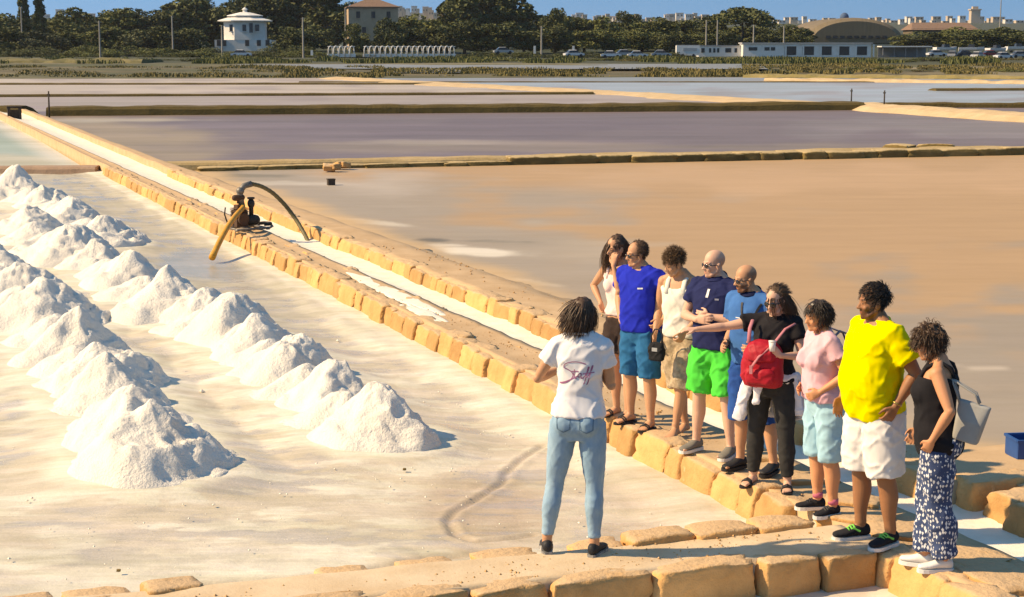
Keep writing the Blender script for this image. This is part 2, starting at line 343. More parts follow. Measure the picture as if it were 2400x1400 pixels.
sheet('brine_pool', [(-700, 176), (3100, 176), (3100, 256), (-700, 272)], -.32, 90, 120, f_far, M_FARP)
def f_left(V, q):
    c = blobs(V, q, (.43, .49, .42), [(60, 380, 260, 16, (.62, .55, .42), .9), (-50, 310, 200, 20, (.38, .42, .37), .7)])
    return mixc(c, SALT * .9, sm(-1.1, -.3, (V - B0) @ N)), np.full(len(V), .7)
sheet('brine_pool', [(-700, 283), (12, 281), (222, 408), (-700, 408)], -.31, 60, 60, f_left, M_FARP)
def f_canal(V, q): return np.tile(np.array((.30, .29, .28)), (len(V), 1)), np.full(len(V), .9)
sheet('canal', [(560, 151), (1780, 150), (1800, 162), (520, 161)], .02, 6, 60, f_canal, M_FARP)
sheet('canal', [(930, 163), (1080, 163), (1080, 170), (900, 170)], .0, 6, 20, f_canal, M_FARP)
def f_white(V, q): return mixc(np.tile(SALT, (len(V), 1)), (.60, .51, .42), .9 * sm(-.1, .35, fbm(V * (2, 2, 0)))), np.full(len(V), .2)
sheet('salt_pan', [(1380, 1335), (2060, 1335), (2260, 1500), (1000, 1500)], -.238, 30, 60, f_white, mat_pan('lower pan salt', r_dry=.8, r_wet=.3))

# --- long ribbons in the dyke frame
def ribbon(name, s, t0, t1, zf, mat_, nt=12, skirt=-.5, noise=.02, nsc=(1.2, 1.2, 0), extra=None, parent=None):
    """surface running along s between t0(s) and t1(s) with skirts that go into the ground"""
    s = np.asarray(s, float); t0 = np.broadcast_to(np.asarray(t0, float), s.shape); t1 = np.broadcast_to(np.asarray(t1, float), s.shape)
    k = np.linspace(0, 1, nt); rows = []
    for i in range(len(s)):
        tt = t0[i] + (t1[i] - t0[i]) * k; p = np.array([W(s[i], a, 0) for a in tt]); p[:, 2] = zf(s[i], k)
        rows.append(p)
    V = np.array(rows); f = V.reshape(-1, 3); f[:, 2] += noise * (fbm(f * nsc, 4) + .4 * fbm(f * np.array(nsc) * 6 + 9, 3))
    lo0 = V[:, :1].copy(); lo0[:, :, 2] = skirt; lo1 = V[:, -1:].copy(); lo1[:, :, 2] = skirt
    V = np.concatenate([lo0, V, lo1], 1); e0 = V[:1].copy(); e0[:, :, 2] = skirt; e1 = V[-1:].copy(); e1[:, :, 2] = skirt
    V = np.concatenate([e0, V, e1], 0); nr, nc = V.shape[:2]
    me = grid_mesh(name, V.reshape(-1, 3), nr, nc)
    return link(name, me, mat_, parent)
sA = np.concatenate([np.arange(-5, 12, .12), np.arange(12, 40, .5), np.arange(40, 90, 2.)])
main = struct(ribbon('stone_dyke', sA, .10, np.interp(sA, [-5, 6, 15, 31, 61, 90], [.74, .70, .54, .44, .3, .2]), lambda s, k: -.015 - .02 * np.sin(math.pi * k), M_SAND, nt=9, noise=.022))
# channel floor white with salt
struct(ribbon('salt_channel', sA, .4, 1.75, lambda s, k: -.225 + .06 * (2 * k - 1) ** 2 + .07 * (1 - k) ** 2, M_SALTW, nt=10, noise=.03))
def zbank(s, k): return -.02 - .30 * sm(.35, 1, k) + 0 * k
sB = np.concatenate([np.arange(-.02, 14, .14), np.arange(14, 40, .5), np.arange(40, 80, 2)])
bank = struct(ribbon('stone_dyke', sB, 1.50, np.interp(sB, [0, 12, 17, 25, 38, 80], [3.1, 3.2, 3.1, 2.8, 2.4, 2.1]), zbank, M_SAND, nt=12, noise=.035))
rc = struct(ribbon('stone_dyke', np.array([-.1, .1, .3, .5, .7, .85]), np.full(6, 1.62), np.full(6, 9.), lambda s, k: -.0 - .05 * abs(s - .35) + 0 * k, M_SAND, nt=60, noise=.03))
# cross dyke the guide stands on
ss = np.linspace(-1.30, -.52, 9)
tx = np.linspace(.12, -9, 90); rows = []
for t in tx:
    sf = np.interp(-t, [0, 2.3, 3.6, 9], [-1.26, -1.12, -1.06, -.8]); sb = np.interp(-t, [0, .56, 2.4, 4.2, 5.4, 9], [-.62, -.62, -.52, -.42, -.30, 0])
    rows.append([W(a, t, -.012) for a in np.linspace(sf, sb, 9)])
V = np.array(rows); f = V.reshape(-1, 3); f[:, 2] += .018 * fbm(f * (1.6, 1.6, 0), 4) + .008 * fbm(f * (9, 9, 0), 3)
V[:, -1, 2] -= .03
def skirted(V, z):
    a = V[:, :1].copy(); a[..., 2] = z; b = V[:, -1:].copy(); b[..., 2] = z; V = np.concatenate([a, V, b], 1)
    a = V[:1].copy(); a[..., 2] = z; b = V[-1:].copy(); b[..., 2] = z; return np.concatenate([a, V, b], 0)
V = skirted(V, -.5); V = V[::-1]
cross = struct(link('stone_dyke', grid_mesh('stone_dyke', V.reshape(-1, 3), *V.shape[:2]), mat('pale trodden sand', (.68, .53, .36), (.57, .41, .25), scale=2.5, rough=.92, bump=.35, bscale=45, c3=(.74, .62, .48), dist=.01)))

# --- stones: shared rounded block meshes
def stone_mesh(i, lean=.10, rough=.05, cuts=4, dome=.12):
    n = cuts; u = np.linspace(-1, 1, n + 1); V = []; F = []; idx = {}
    def vid(p):
        k = tuple(np.round(p, 4))
        if k not in idx: idx[k] = len(V); V.append(p)
        return idx[k]
    for ax in range(3):
        for sg in (-1, 1):
            for a in range(n):
                for b in range(n):
                    quad = []
                    for (da, db) in ((0, 0), (1, 0), (1, 1), (0, 1)):
                        p = np.zeros(3); p[ax] = sg; p[(ax + 1) % 3] = u[a + da]; p[(ax + 2) % 3] = u[b + db]; quad.append(vid(p))
                    F.append(quad if sg > 0 else quad[::-1])
    V = np.array(V); q = np.sign(V) * np.abs(V) ** .85
    nrm = np.linalg.norm(q, axis=1, keepdims=True); mx = np.abs(q).max(1, keepdims=True)
    k = .12; V2 = q * (1 - k) + q / nrm * mx * 1.15 * k     # round the corners off
    V2[:, 2] += np.where(V2[:, 2] > 0, dome * (1 - V2[:, 0] ** 2) * .5 - dome * .5, 0)
    low = (1 - V2[:, 2]) / 2; V2[:, 1] -= lean * low * 2 * (V2[:, 1] < 0)     # outer face leans
    V2 += rough * np.stack([fbm(V2 * 1.3 + i * 7 + 31 * j, 3) for j in range(3)], 1) * 1.6
    ed = np.clip((np.sort(np.abs(V2), axis=1)[:, 1] - .72) / .28, 0, 1); V2 *= (1 - .10 * ed * np.clip(fbm(V2 * 2.4 + i * 5, 3) + .1, 0, 1) * 2.2)[:, None]
    V2 += rough * .8 * np.stack([fbm(V2 * 3.2 + i * 9 + 11 * j, 2) for j in range(3)], 1)
    me = bpy.data.meshes.new('stone'); me.from_pydata((V2 * .5).tolist(), [], F); me.polygons.foreach_set('use_smooth', [True] * len(F)); me.update(); return me
def dusty(m, col=(.58, .40, .235)):
    t = m.node_tree; b = t.nodes['Principled BSDF']; src = b.inputs['Base Color'].links[0].from_socket
    g = t.nodes.new('ShaderNodeNewGeometry'); sx = t.nodes.new('ShaderNodeSeparateXYZ'); t.links.new(g.outputs['Normal'], sx.inputs[0])
    n = t.nodes.new('ShaderNodeTexNoise'); n.inputs['Scale'].default_value = 7; n.inputs['Detail'].default_value = 6; t.links.new(g.outputs['Position'], n.inputs['Vector'])
    a = t.nodes.new('ShaderNodeMath'); a.operation = 'ADD'; t.links.new(sx.outputs[2], a.inputs[0]); t.links.new(n.outputs['Fac'], a.inputs[1])
    mr = t.nodes.new('ShaderNodeMapRange'); mr.inputs[1].default_value = 1.12; mr.inputs[2].default_value = 1.42; mr.inputs[4].default_value = .85; t.links.new(a.outputs[0], mr.inputs[0])
    mx = t.nodes.new('ShaderNodeMix'); mx.data_type = 'RGBA'; t.links.new(mr.outputs[0], mx.inputs[0]); t.links.new(src, mx.inputs[6]); mx.inputs[7].default_value = (*col, 1); t.links.new(mx.outputs[2], b.inputs['Base Color'])
dusty(M_STONE)
ST_L = [stone_mesh(i, lean=.26, dome=.10, cuts=8) for i in range(7)]
ST_B = [stone_mesh(20 + i, lean=.0, rough=.05, dome=.03, cuts=9) for i in range(6)]
ST_R = [stone_mesh(40 + i, lean=.12, rough=.10, dome=.25, cuts=6) for i in range(7)]
for m_ in ST_L + ST_B: m_.materials.append(M_STONE)
for m_ in ST_R: m_.materials.append(M_STONE)
def stone(parent, me, s, t, z, l, wd, h, rz, tilt=(0, 0)):
    o = bpy.data.objects.new('stone', me); COL.objects.link(o); o.parent = parent
    o.location = tuple(W(s, t, z)); o.scale = (l, wd, h); o.rotation_euler = (tilt[0], tilt[1], rz); return o
R = random.Random(11)
# row that runs along U: local x along U, outer side -y. outer = -N  -> x axis = -U?  rotate so local -y = -N  => y = N, x = -U... (x cross y = z)
RZ_LEFT = math.atan2(-U[1], -U[0])      # x = -U, y = N : outer face (-y) looks to -N (left)
RZ_RIGHT = math.atan2(U[1], U[0])       # x = U, y = -N : outer face looks to +N (right)
def row(parent, meshes, s0, s1, t, z, l0, l1, wd, h, rz, jz=.02, jt=.02, gap=.012, matd=None):
    s = s0
    while s < s1:
        l = R.uniform(l0, l1) * (1.25 if R.random() < .2 else 1); k = l
        stone(parent, R.choice(meshes), s + l / 2, t + R.uniform(-jt, jt), z + R.uniform(-jz, jz), l - gap, wd * R.uniform(.92, 1.1), h * R.uniform(.95, 1.06), rz + R.uniform(-.05, .05), (R.uniform(-.05, .05), R.uniform(-.03, .03)))
        s += k
row(main, ST_L, -.10, 20, .135, -.195, .22, .60, .27, .36, RZ_LEFT, jz=.022, gap=.008)
row(main, ST_L, 20, 36, .135, -.205, .5, .8, .27, .36, RZ_LEFT)
row(main, ST_L, -4.6, -1.42, .135, -.195, .36, .6, .27, .37, RZ_LEFT)
# right edge of the walkway: low irregular kerb stones with gaps
s = -2.2
while s < 26:
    l = R.uniform(.3, .6)
    tt = float(np.interp(s, [-5, 6, 15, 31], [.66, .62, .48, .38]))
    if R.random() < .62: stone(main, R.choice(ST_R), s + l / 2, tt + R.uniform(-.03, .05), -.175 + R.uniform(-.035, .02), l * .95, .17 * R.uniform(.8, 1.3), .30, RZ_RIGHT + R.uniform(-.1, .1), (R.uniform(-.08, .08), R.uniform(-.05, .05)))
    s += l * R.uniform(1., 1.25)
row(bank, ST_L, 0.02, 20, 1.56, -.205, .24, .70, .27, .37, RZ_LEFT, jz=.022, gap=.008)
row(bank, ST_L, 20, 34, 1.55, -.20, .5, .8, .27, .36, RZ_LEFT, jz=.025)
# front of the right-hand cross dyke (faces the camera)
RZ_F = math.atan2(N[1], N[0])           # x = N, y = U : outer face (-y) looks back to the camera
t = 1.50
while t < 5:
    l = R.uniform(.45, .75); stone(rc, R.choice(ST_B), -.12, t + l / 2, -.17, l - .012, .28, .42, RZ_F + R.uniform(-.03, .03)); t += l
# stub of stones by the inlet
stub = struct(ribbon('stone_dyke', np.array([-1.1, -.9, -.7, -.55, -.45]), np.full(5, 1.72), np.full(5, 6.), lambda s, k: -.05 + 0 * k, M_SAND, nt=24, noise=.03))
for (t, s, z, l, h) in [(1.72, -.52, -.12, .34, .26), (1.66, -.84, -.13, .34, .27), (1.80, -.44, -.30, .26, .2), (1.70, -1.05, -.3, .3, .2), (2.12, -.40, -.10, .46, .24), (2.1, -.42, -.31, .36, .2), (2.55, -.42, -.12, .42, .26), (2.95, -.42, -.12, .42, .26)]:
    stone(stub, R.choice(ST_R), s, t, z, l, .34, h, RZ_LEFT if t < 1.79 else RZ_F, (R.uniform(-.1, .1), R.uniform(-.1, .1)))
# front row of the cross dyke: long sawn blocks facing the camera
tb = [-.03, -.42, -.86, -1.58, -2.26, -2.76, -3.36, -4.1, -4.7, -5.4, -6.1]
for a, b in zip(tb[:-1], tb[1:]):
    tm = (a + b) / 2; sf = np.interp(-tm, [0, 2.3, 3.6, 9], [-1.27, -1.12, -1.05, -.8])
    stone(cross, R.choice(ST_B), sf, tm, -.185 + R.uniform(-.008, .012), abs(b - a) - .02, .22, .36, RZ_F + .05 + R.uniform(-.02, .02), (0, R.uniform(-.015, .015)))
# back edge: half buried flat stones
for (t, l, z) in [(-.30, .46, -.06), (-.75, .50, -.055), (-1.22, .48, -.055), (-1.64, .36, -.10), (-2.28, .44, -.10), (-2.82, .40, -.105), (-3.36, .36, -.105), (-4.42, .36, -.075), (-4.86, .42, -.10), (-5.3, .4, -.10)]:
    sb = np.interp(-t, [0, .56, 2.4, 4.2, 5.4, 9], [-.56, -.56, -.50, -.42, -.34, 0])
    stone(cross, R.choice(ST_R), sb, t, z, l - .02, .24, .16, RZ_F + R.uniform(-.08, .08) + .08, (R.uniform(-.05, .05), R.uniform(-.04, .04)))
# flagstones and loose slabs on the walkway
for (s, t, l, wd) in [(-.55, .3, .5, .34), (-1.0, .38, .44, .34), (-.2, .5, .38, .26), (.45, .55, .4, .24), (-1.6, .45, .5, .4), (1.2, .57, .4, .22), (-2.1, .4, .5, .4)]:
    stone(main, R.choice(ST_R), s, t, -.045, l, wd, .10, R.uniform(0, 3), (R.uniform(-.03, .03), R.uniform(-.03, .03)))

# --- middle dyke (M1): ragged stone edge
def line_dyke(name, pts, top, wid, mat_, segs=60, noise=.05, zb=-.5, prof=None):
    """straight dyke: pts are the two ground points of its near foot"""
    a, b = [at(x, y, -.3) for x, y in pts]; d = b - a; Lg = np.linalg.norm(d); d /= Lg; n_ = np.array([-d[1], d[0], 0])
    rows = []
    for i in range(segs + 1):
        p = a + d * Lg * i / segs; wv = 1 + .25 * vnoise(np.array([[p[0] * .4, p[1] * .4, 3]]))[0]
        rows.append([p + n_ * k * wid * wv + np.array([0, 0, z]) for k, z in [(0, 0), (.04, (top + .3) * .7), (.10, top + .3), (.5, top + .3 + .02), (.85, (top + .3) * .7), (1.15, 0)]])
    V = np.array(rows); f = V.reshape(-1, 3); f[:, 2] += noise * fbm(f * (.8, .8, 0), 4); f[:, :2] += .4 * noise * np.stack([fbm(f * .9 + 5, 3), fbm(f * .9 + 50, 3)], 1)
    V = skirted(V, zb); V = V[:, ::-1]
    return struct(link(name, grid_mesh(name, V.reshape(-1, 3), *V.shape[:2], smooth=False), mat_)), a, d, n_, Lg
M_DYKE = mat('earth dyke', (.46, .33, .17), (.36, .25, .11), scale=1.2, rough=.95, bump=.5, bscale=9, c3=(.55, .43, .27), dist=.05)
M_OLIVE = mat('dark olive tuff', (.19, .13, .045), (.12, .085, .028), scale=2, rough=.92, bump=.6, bscale=10, rnd=.2, c3=(.30, .21, .09), dist=.03)  # middle dyke stones: darker and more olive than the other tuff
dusty(M_OLIVE, (.52, .38, .20))
M_DARK = mat('weedy dyke', (.13, .088, .026), (.085, .06, .018), scale=1.0, rough=.95, bump=.6, bscale=7, c3=(.17, .125, .04), dist=.06)  # far dykes: one dark brown tone over front and top
m1, a, d, n_, Lg = line_dyke('stone_dyke', [(360, 402), (2900, 352)], -.1, 1.9, M_DYKE, 120, .05)
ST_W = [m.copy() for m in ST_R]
for m_ in ST_W: m_.materials.clear(); m_.materials.append(M_OLIVE)
x = 1.2
while x < Lg - 4:
    l = R.uniform(.7, 1.5); p = a + d * (x + l / 2) + n_ * R.uniform(-.06, .06); s, t = ST(p)
    big = R.random() < .12
    if x < 9: h = .15
    else: h = R.uniform(.23, .26)
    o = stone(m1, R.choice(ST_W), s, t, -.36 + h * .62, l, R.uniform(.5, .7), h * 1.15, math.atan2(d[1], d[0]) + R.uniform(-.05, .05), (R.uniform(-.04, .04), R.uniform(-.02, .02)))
    if R.random() < .15:
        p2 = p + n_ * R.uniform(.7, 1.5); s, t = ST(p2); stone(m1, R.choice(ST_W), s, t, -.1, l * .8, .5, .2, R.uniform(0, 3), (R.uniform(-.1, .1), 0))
    x += l * R.uniform(.86, .95)
for k in range(4):     # rubble in the middle of the dyke by the sluice
    p = at(770 + 12 * (k % 4), 382 - 5 * (k // 2), -.05); s, t = ST(p); stone(m1, R.choice(ST_R), s, t, -.17, R.uniform(.25, .4), .3, .16, R.uniform(0, 3), (R.uniform(-.3, .3), R.uniform(-.2, .2)))
# M2 and further dykes
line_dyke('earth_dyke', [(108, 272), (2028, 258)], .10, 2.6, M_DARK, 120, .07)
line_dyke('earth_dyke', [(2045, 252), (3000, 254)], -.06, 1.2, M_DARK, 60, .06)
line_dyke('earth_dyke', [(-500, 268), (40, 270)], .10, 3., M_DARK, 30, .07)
M_PALE = mat('pale dyke', (.60, .44, .26), (.50, .35, .19), scale=.9, rough=.95, bump=.4, bscale=6, c3=(.68, .55, .38), dist=.05)
line_dyke('earth_dyke', [(3000, 318), (2030, 254)], .02, 2.2, M_PALE, 60, .08)
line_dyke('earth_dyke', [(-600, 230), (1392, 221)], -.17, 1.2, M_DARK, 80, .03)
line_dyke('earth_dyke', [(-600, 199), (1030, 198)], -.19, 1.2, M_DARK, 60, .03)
line_dyke('earth_dyke', [(2010, 247), (820, 184)], -.17, 3.2, M_PALE, 90, .05)
line_dyke('earth_dyke', [(700, 193), (3000, 193)], -.25, 1.1, M_DARK, 60, .03)
line_dyke('earth_dyke', [(2195, 213), (2700, 211)], -.15, 1.6, M_DARK, 20, .03)
line_dyke('earth_dyke', [(1790, 190), (3000, 204)], -.08, 3.5, M_PALE, 60, .15)
line_dyke('earth_dyke', [(1740, 182), (3000, 190)], -.02, 6, mat('dry grass bank', (.34, .25, .10), (.24, .19, .06), scale=.3, bump=.5, bscale=3, c3=(.42, .33, .18), dist=.1), 60, .2)
line_dyke('earth_dyke', [(-700, 152), (330, 152)], .5, 22, mat('old bank', (.20, .16, .07), (.12, .11, .04), scale=.2, bump=.5, bscale=2, c3=(.34, .27, .16), dist=.2), 40, .6)
m9, *_ = line_dyke('earth_dyke', [(-700, 408), (222, 408)], -.12, .9, mat('reddish mud dyke', (.40, .26, .17), (.30, .19, .12), scale=1.5, bump=.4, bscale=10, dist=.04), 40, .03)
# ------------------------------------------------------------------ salt heaps
def heap_mesh(seed, h, r):
    nu, nv = 84, 34; u = np.linspace(0, 2 * math.pi, nu, endpoint=False)
    rho = np.linspace(0, 1, nv) ** .9
    Rr, Uu = np.meshgrid(rho, u, indexing='ij'); x = np.cos(Uu); y = np.sin(Uu); pk = np.random.default_rng(int(seed * 100)).normal(size=2) * .07 * r
    rad = r * (1 + .22 * vnoise(np.stack([x * 1.6 + seed, y * 1.6, 0 * x + seed], -1).reshape(-1, 3)).reshape(x.shape))
    X = x * Rr * rad + pk[0] * (1 - Rr); Y = y * Rr * rad + pk[1] * (1 - Rr)
    e_ = .13; prof = 1 - (np.sqrt(Rr ** 2 + e_ ** 2) - e_) / (math.sqrt(1 + e_ ** 2) - e_)
    Z = h * (.85 * prof + .15 * prof ** 2)
    Z = Z * (1 + 0.0) - .06 * sm(.86, 1, Rr)
    p = np.stack([X, Y, Z], -1).reshape(-1, 3); off = np.array([seed * 3.1, seed * 1.7, 0])
    rough = np.clip((p[:, 0] / r + .25), 0, 1) * .8 + .25          # raked side is crumbly
    big = fbm((p + off) * 2.2, 3); ridg = 1 - np.abs(fbm((p + off) * 5.5, 4)) * 2.2; fine = fbm((p + off) * 17, 3)
    m = sm(1.0, .7, Rr.ravel())
    p[:, 2] += (0.15 * big + .065 * rough * (ridg - .6) + .022 * fine * (.4 + rough)) * m * h / .6
    p[:, :2] += .04 * np.stack([fbm((p + off) * 6 + 7, 3), fbm((p + off) * 6 + 70, 3)], 1) * rough[:, None]
    f = []
    for i in range(nv - 1):
        for j in range(nu):
            a = i * nu + j; b = i * nu + (j + 1) % nu; f.append((a, a + nu, b + nu, b))
    me = bpy.data.meshes.new('salt_heap'); me.from_pydata(p.tolist(), [], f); me.polygons.foreach_set('use_smooth', [True] * len(f)); me.update(); return me
ORD = ['frontmost', 'second', 'third', 'fourth', 'fifth', 'sixth', 'seventh', 'eighth', 'ninth', 'tenth', 'eleventh', 'twelfth', 'thirteenth', 'fourteenth', 'fifteenth', 'sixteenth', 'seventeenth', 'eighteenth', 'nineteenth', 'twentieth', 'twenty-first', 'twenty-second', 'twenty-third']
RN = {0: 'short row farthest back beside the brine', 1: 'middle row nearest the pump', 2: 'left-hand row at the photo edge'}
cnt = {}
for i, (x, y, h, r, rw) in enumerate(HEAPS):
    k = cnt.get(rw, 0); cnt[rw] = k + 1
    o = link('salt_heap', heap_mesh(i * 1.37 + 2, h, r), M_HEAP); o.location = (x, y, -.29)
    nm = ORD[k] + ('' if k == 0 else ' from the front')
    tag(o, f'white salt heap, {nm} in the {RN[rw]}', 'salt heap', 'white salt heaps raked up in rows on the pan')
# salt left on the walkway and loose lumps
def patch(name, cx, cy, L, seed, m, rz, asp=.4, z=.0, dome=.02):
    nu, nv = 40, 8; u = np.linspace(0, 2 * math.pi, nu, endpoint=False); V = []
    for k in np.linspace(0, 1, nv):
        rr = L * 1.12 * k * (1 + .35 * vnoise(np.stack([np.cos(u) * 2 + seed, np.sin(u) * 2, 0 * u], 1)))
        x = rr * np.cos(u); y = rr * np.sin(u) * asp; V.append(np.stack([cx + x * math.cos(rz) - y * math.sin(rz), cy + x * math.sin(rz) + y * math.cos(rz), np.full(nu, z + dome * (1 - k * k)) - .03 * (k > .97)], 1))
    V = np.concatenate(V); f = [(i * nu + j, (i + 1) * nu + j, (i + 1) * nu + (j + 1) % nu, i * nu + (j + 1) % nu) for i in range(nv - 1) for j in range(nu)]
    me = bpy.data.meshes.new(name); me.from_pydata(V.tolist(), [], f); me.polygons.foreach_set('use_smooth', [True] * len(f)); me.update()
    return struct(link(name, me, m))
ua = math.atan2(U[1], U[0])
for (px, py, L, sd) in [(905, 690, 1.5, 3), (820, 655, .9, 8), (960, 735, .8, 5), (985, 745, .5, 9)]:
    p = at(px + 28, py - 8, 0); patch('salt_patch', p[0], p[1], L, sd, M_SALTW, ua, .15, -.03, .012)

# scattered crumbs of salt and grit: nobody could count them
def crumbs(name, n, pick, s0, s1, m, seed):
    r = np.random.default_rng(seed); base = np.array([(1, 0, 0), (-1, 0, 0), (0, 1, 0), (0, -1, 0), (0, 0, 1), (0, 0, -1)], float); F0 = [(0, 2, 4), (2, 1, 4), (1, 3, 4), (3, 0, 4), (2, 0, 5), (1, 2, 5), (3, 1, 5), (0, 3, 5)]; mb = MB()
    for _ in range(n):
        p = pick(r); sz = s0 + (s1 - s0) * r.random() ** 3; mb.add(base * (r.uniform(.6, 1.3, (6, 1))) * sz * np.array([1, 1, .7]) + p, F0)
    o = mb.build(name, m); o['kind'] = 'stuff'; return o
def near_heap(r):
    hx, hy, h, rr, rw = HEAPS[r.integers(len(HEAPS))]; a = r.uniform(-2.2, 1.2); d = rr * (.92 + r.exponential(.10)); return np.array([hx + math.cos(a) * d, hy + math.sin(a) * d, -.285])
crumbs('salt_crumbs', 1500, near_heap, .008, .045, M_HEAP, 4)
def on_pan(r): p = W(r.uniform(-.4, 6), -r.uniform(.1, 6) , -.275); p[2] += .16 * float(sm(.35, -.45, ST(p)[0])); return p
crumbs('salt_crumbs', 450, on_pan, .005, .015, M_SALTW, 5)
def on_walk(r): s_ = r.uniform(-4, 14); return W(s_, r.uniform(.25, .60), -.025)
crumbs('gravel', 700, on_walk, .004, .016, M_STONE, 6)
def on_cross(r): t = -r.uniform(.1, 6); return W(r.uniform(-1.05, -.62), t, -.012)
crumbs('gravel', 500, on_cross, .004, .016, M_STONE, 7)
def on_bank(r): s_ = r.uniform(0, 16); k = r.uniform(.05, .8); return W(s_, 1.6 + 1.5 * k, float(zbank(s_, k)) + .005)
crumbs('gravel', 520, on_bank, .006, .024, M_STONE, 8)
# ------------------------------------------------------------------ people
def remesh(mb, vox, it=3, fac=.5):
    me = mb.mesh('tmp'); o = bpy.data.objects.new('tmp', me); COL.objects.link(o)
    r = o.modifiers.new('r', 'REMESH'); r.mode = 'VOXEL'; r.voxel_size = vox
    if it: q = o.modifiers.new('s', 'SMOOTH'); q.iterations = it; q.factor = fac
    dg = bpy.context.evaluated_depsgraph_get(); m2 = bpy.data.meshes.new_from_object(o.evaluated_get(dg))
    bpy.data.objects.remove(o); bpy.data.meshes.remove(me)
    m2.polygons.foreach_set('use_smooth', [True] * len(m2.polygons)); return m2
def getv(me):
    a = np.zeros(len(me.vertices) * 3); me.vertices.foreach_get('co', a); return a.reshape(-1, 3)
def getn(me):
    a = np.zeros(len(me.vertices) * 3); me.vertices.foreach_get('normal', a); return a.reshape(-1, 3)
def setv(me, v): me.vertices.foreach_set('co', np.asarray(v).ravel()); me.update()

M_SKIN = {}
def skin(name, c):
    if name not in M_SKIN:
        m = mat('skin ' + name, c, tuple(x * .93 for x in c), scale=14, rough=.55, spec=.35, attr='tint', bump=.08, bscale=160, space='obj', dist=.002)
        M_SKIN[name] = m
    return M_SKIN[name]
def cloth(name, c, c2=None, rough=.9, bump=.18, bscale=260, **k):
    return mat(name, c, c2 or tuple(x * .9 for x in c), scale=7, rough=rough, bump=bump, bscale=bscale, spec=.15, space='obj', dist=.002, **k)
M_HAIR_D = mat('dark brown hair', (.060, .032, .018), (.105, .058, .031), scale=60, rough=.5, spec=.4, space='obj')
M_HAIR_B = mat('brown hair', (.085, .045, .022), (.14, .08, .038), scale=60, rough=.5, spec=.4, space='obj')
M_HAIR_K = mat('black hair', (.026, .018, .014), (.045, .032, .024), scale=60, rough=.45, spec=.4, space='obj')
M_LENS = mat('dark lens', (.012, .011, .012), (.015, .013, .013), rough=.12, spec=.6)
M_BLACK = mat('black rubber', (.016, .016, .018), (.022, .022, .024), rough=.6)
M_WHITE = mat('white rubber', (.72, .70, .67), (.66, .64, .6), rough=.6)
M_EYE = mat('eye', (.035, .025, .02), (.05, .03, .02), rough=.2, spec=.5)

PZ = np.array([.80, .86, .93, 1.0, 1.08, 1.16, 1.25, 1.34, 1.41, 1.455, 1.485, 1.52, 1.58])
PW = {'m': np.array([.10, .155, .170, .163, .152, .155, .168, .180, .178, .148, .088, .060, .055]),
      'f': np.array([.10, .160, .180, .168, .137, .135, .148, .158, .154, .128, .076, .050, .046])}
PD = {'m': np.array([.09, .115, .122, .114, .107, .109, .117, .120, .103, .082, .068, .060, .057]),
      'f': np.array([.09, .118, .126, .112, .096, .094, .102, .106, .092, .072, .058, .049, .047])}
PYO = np.array([0, -.006, -.008, 0, .006, .008, .006, .002, -.006, -.014, -.014, -.006, .004])

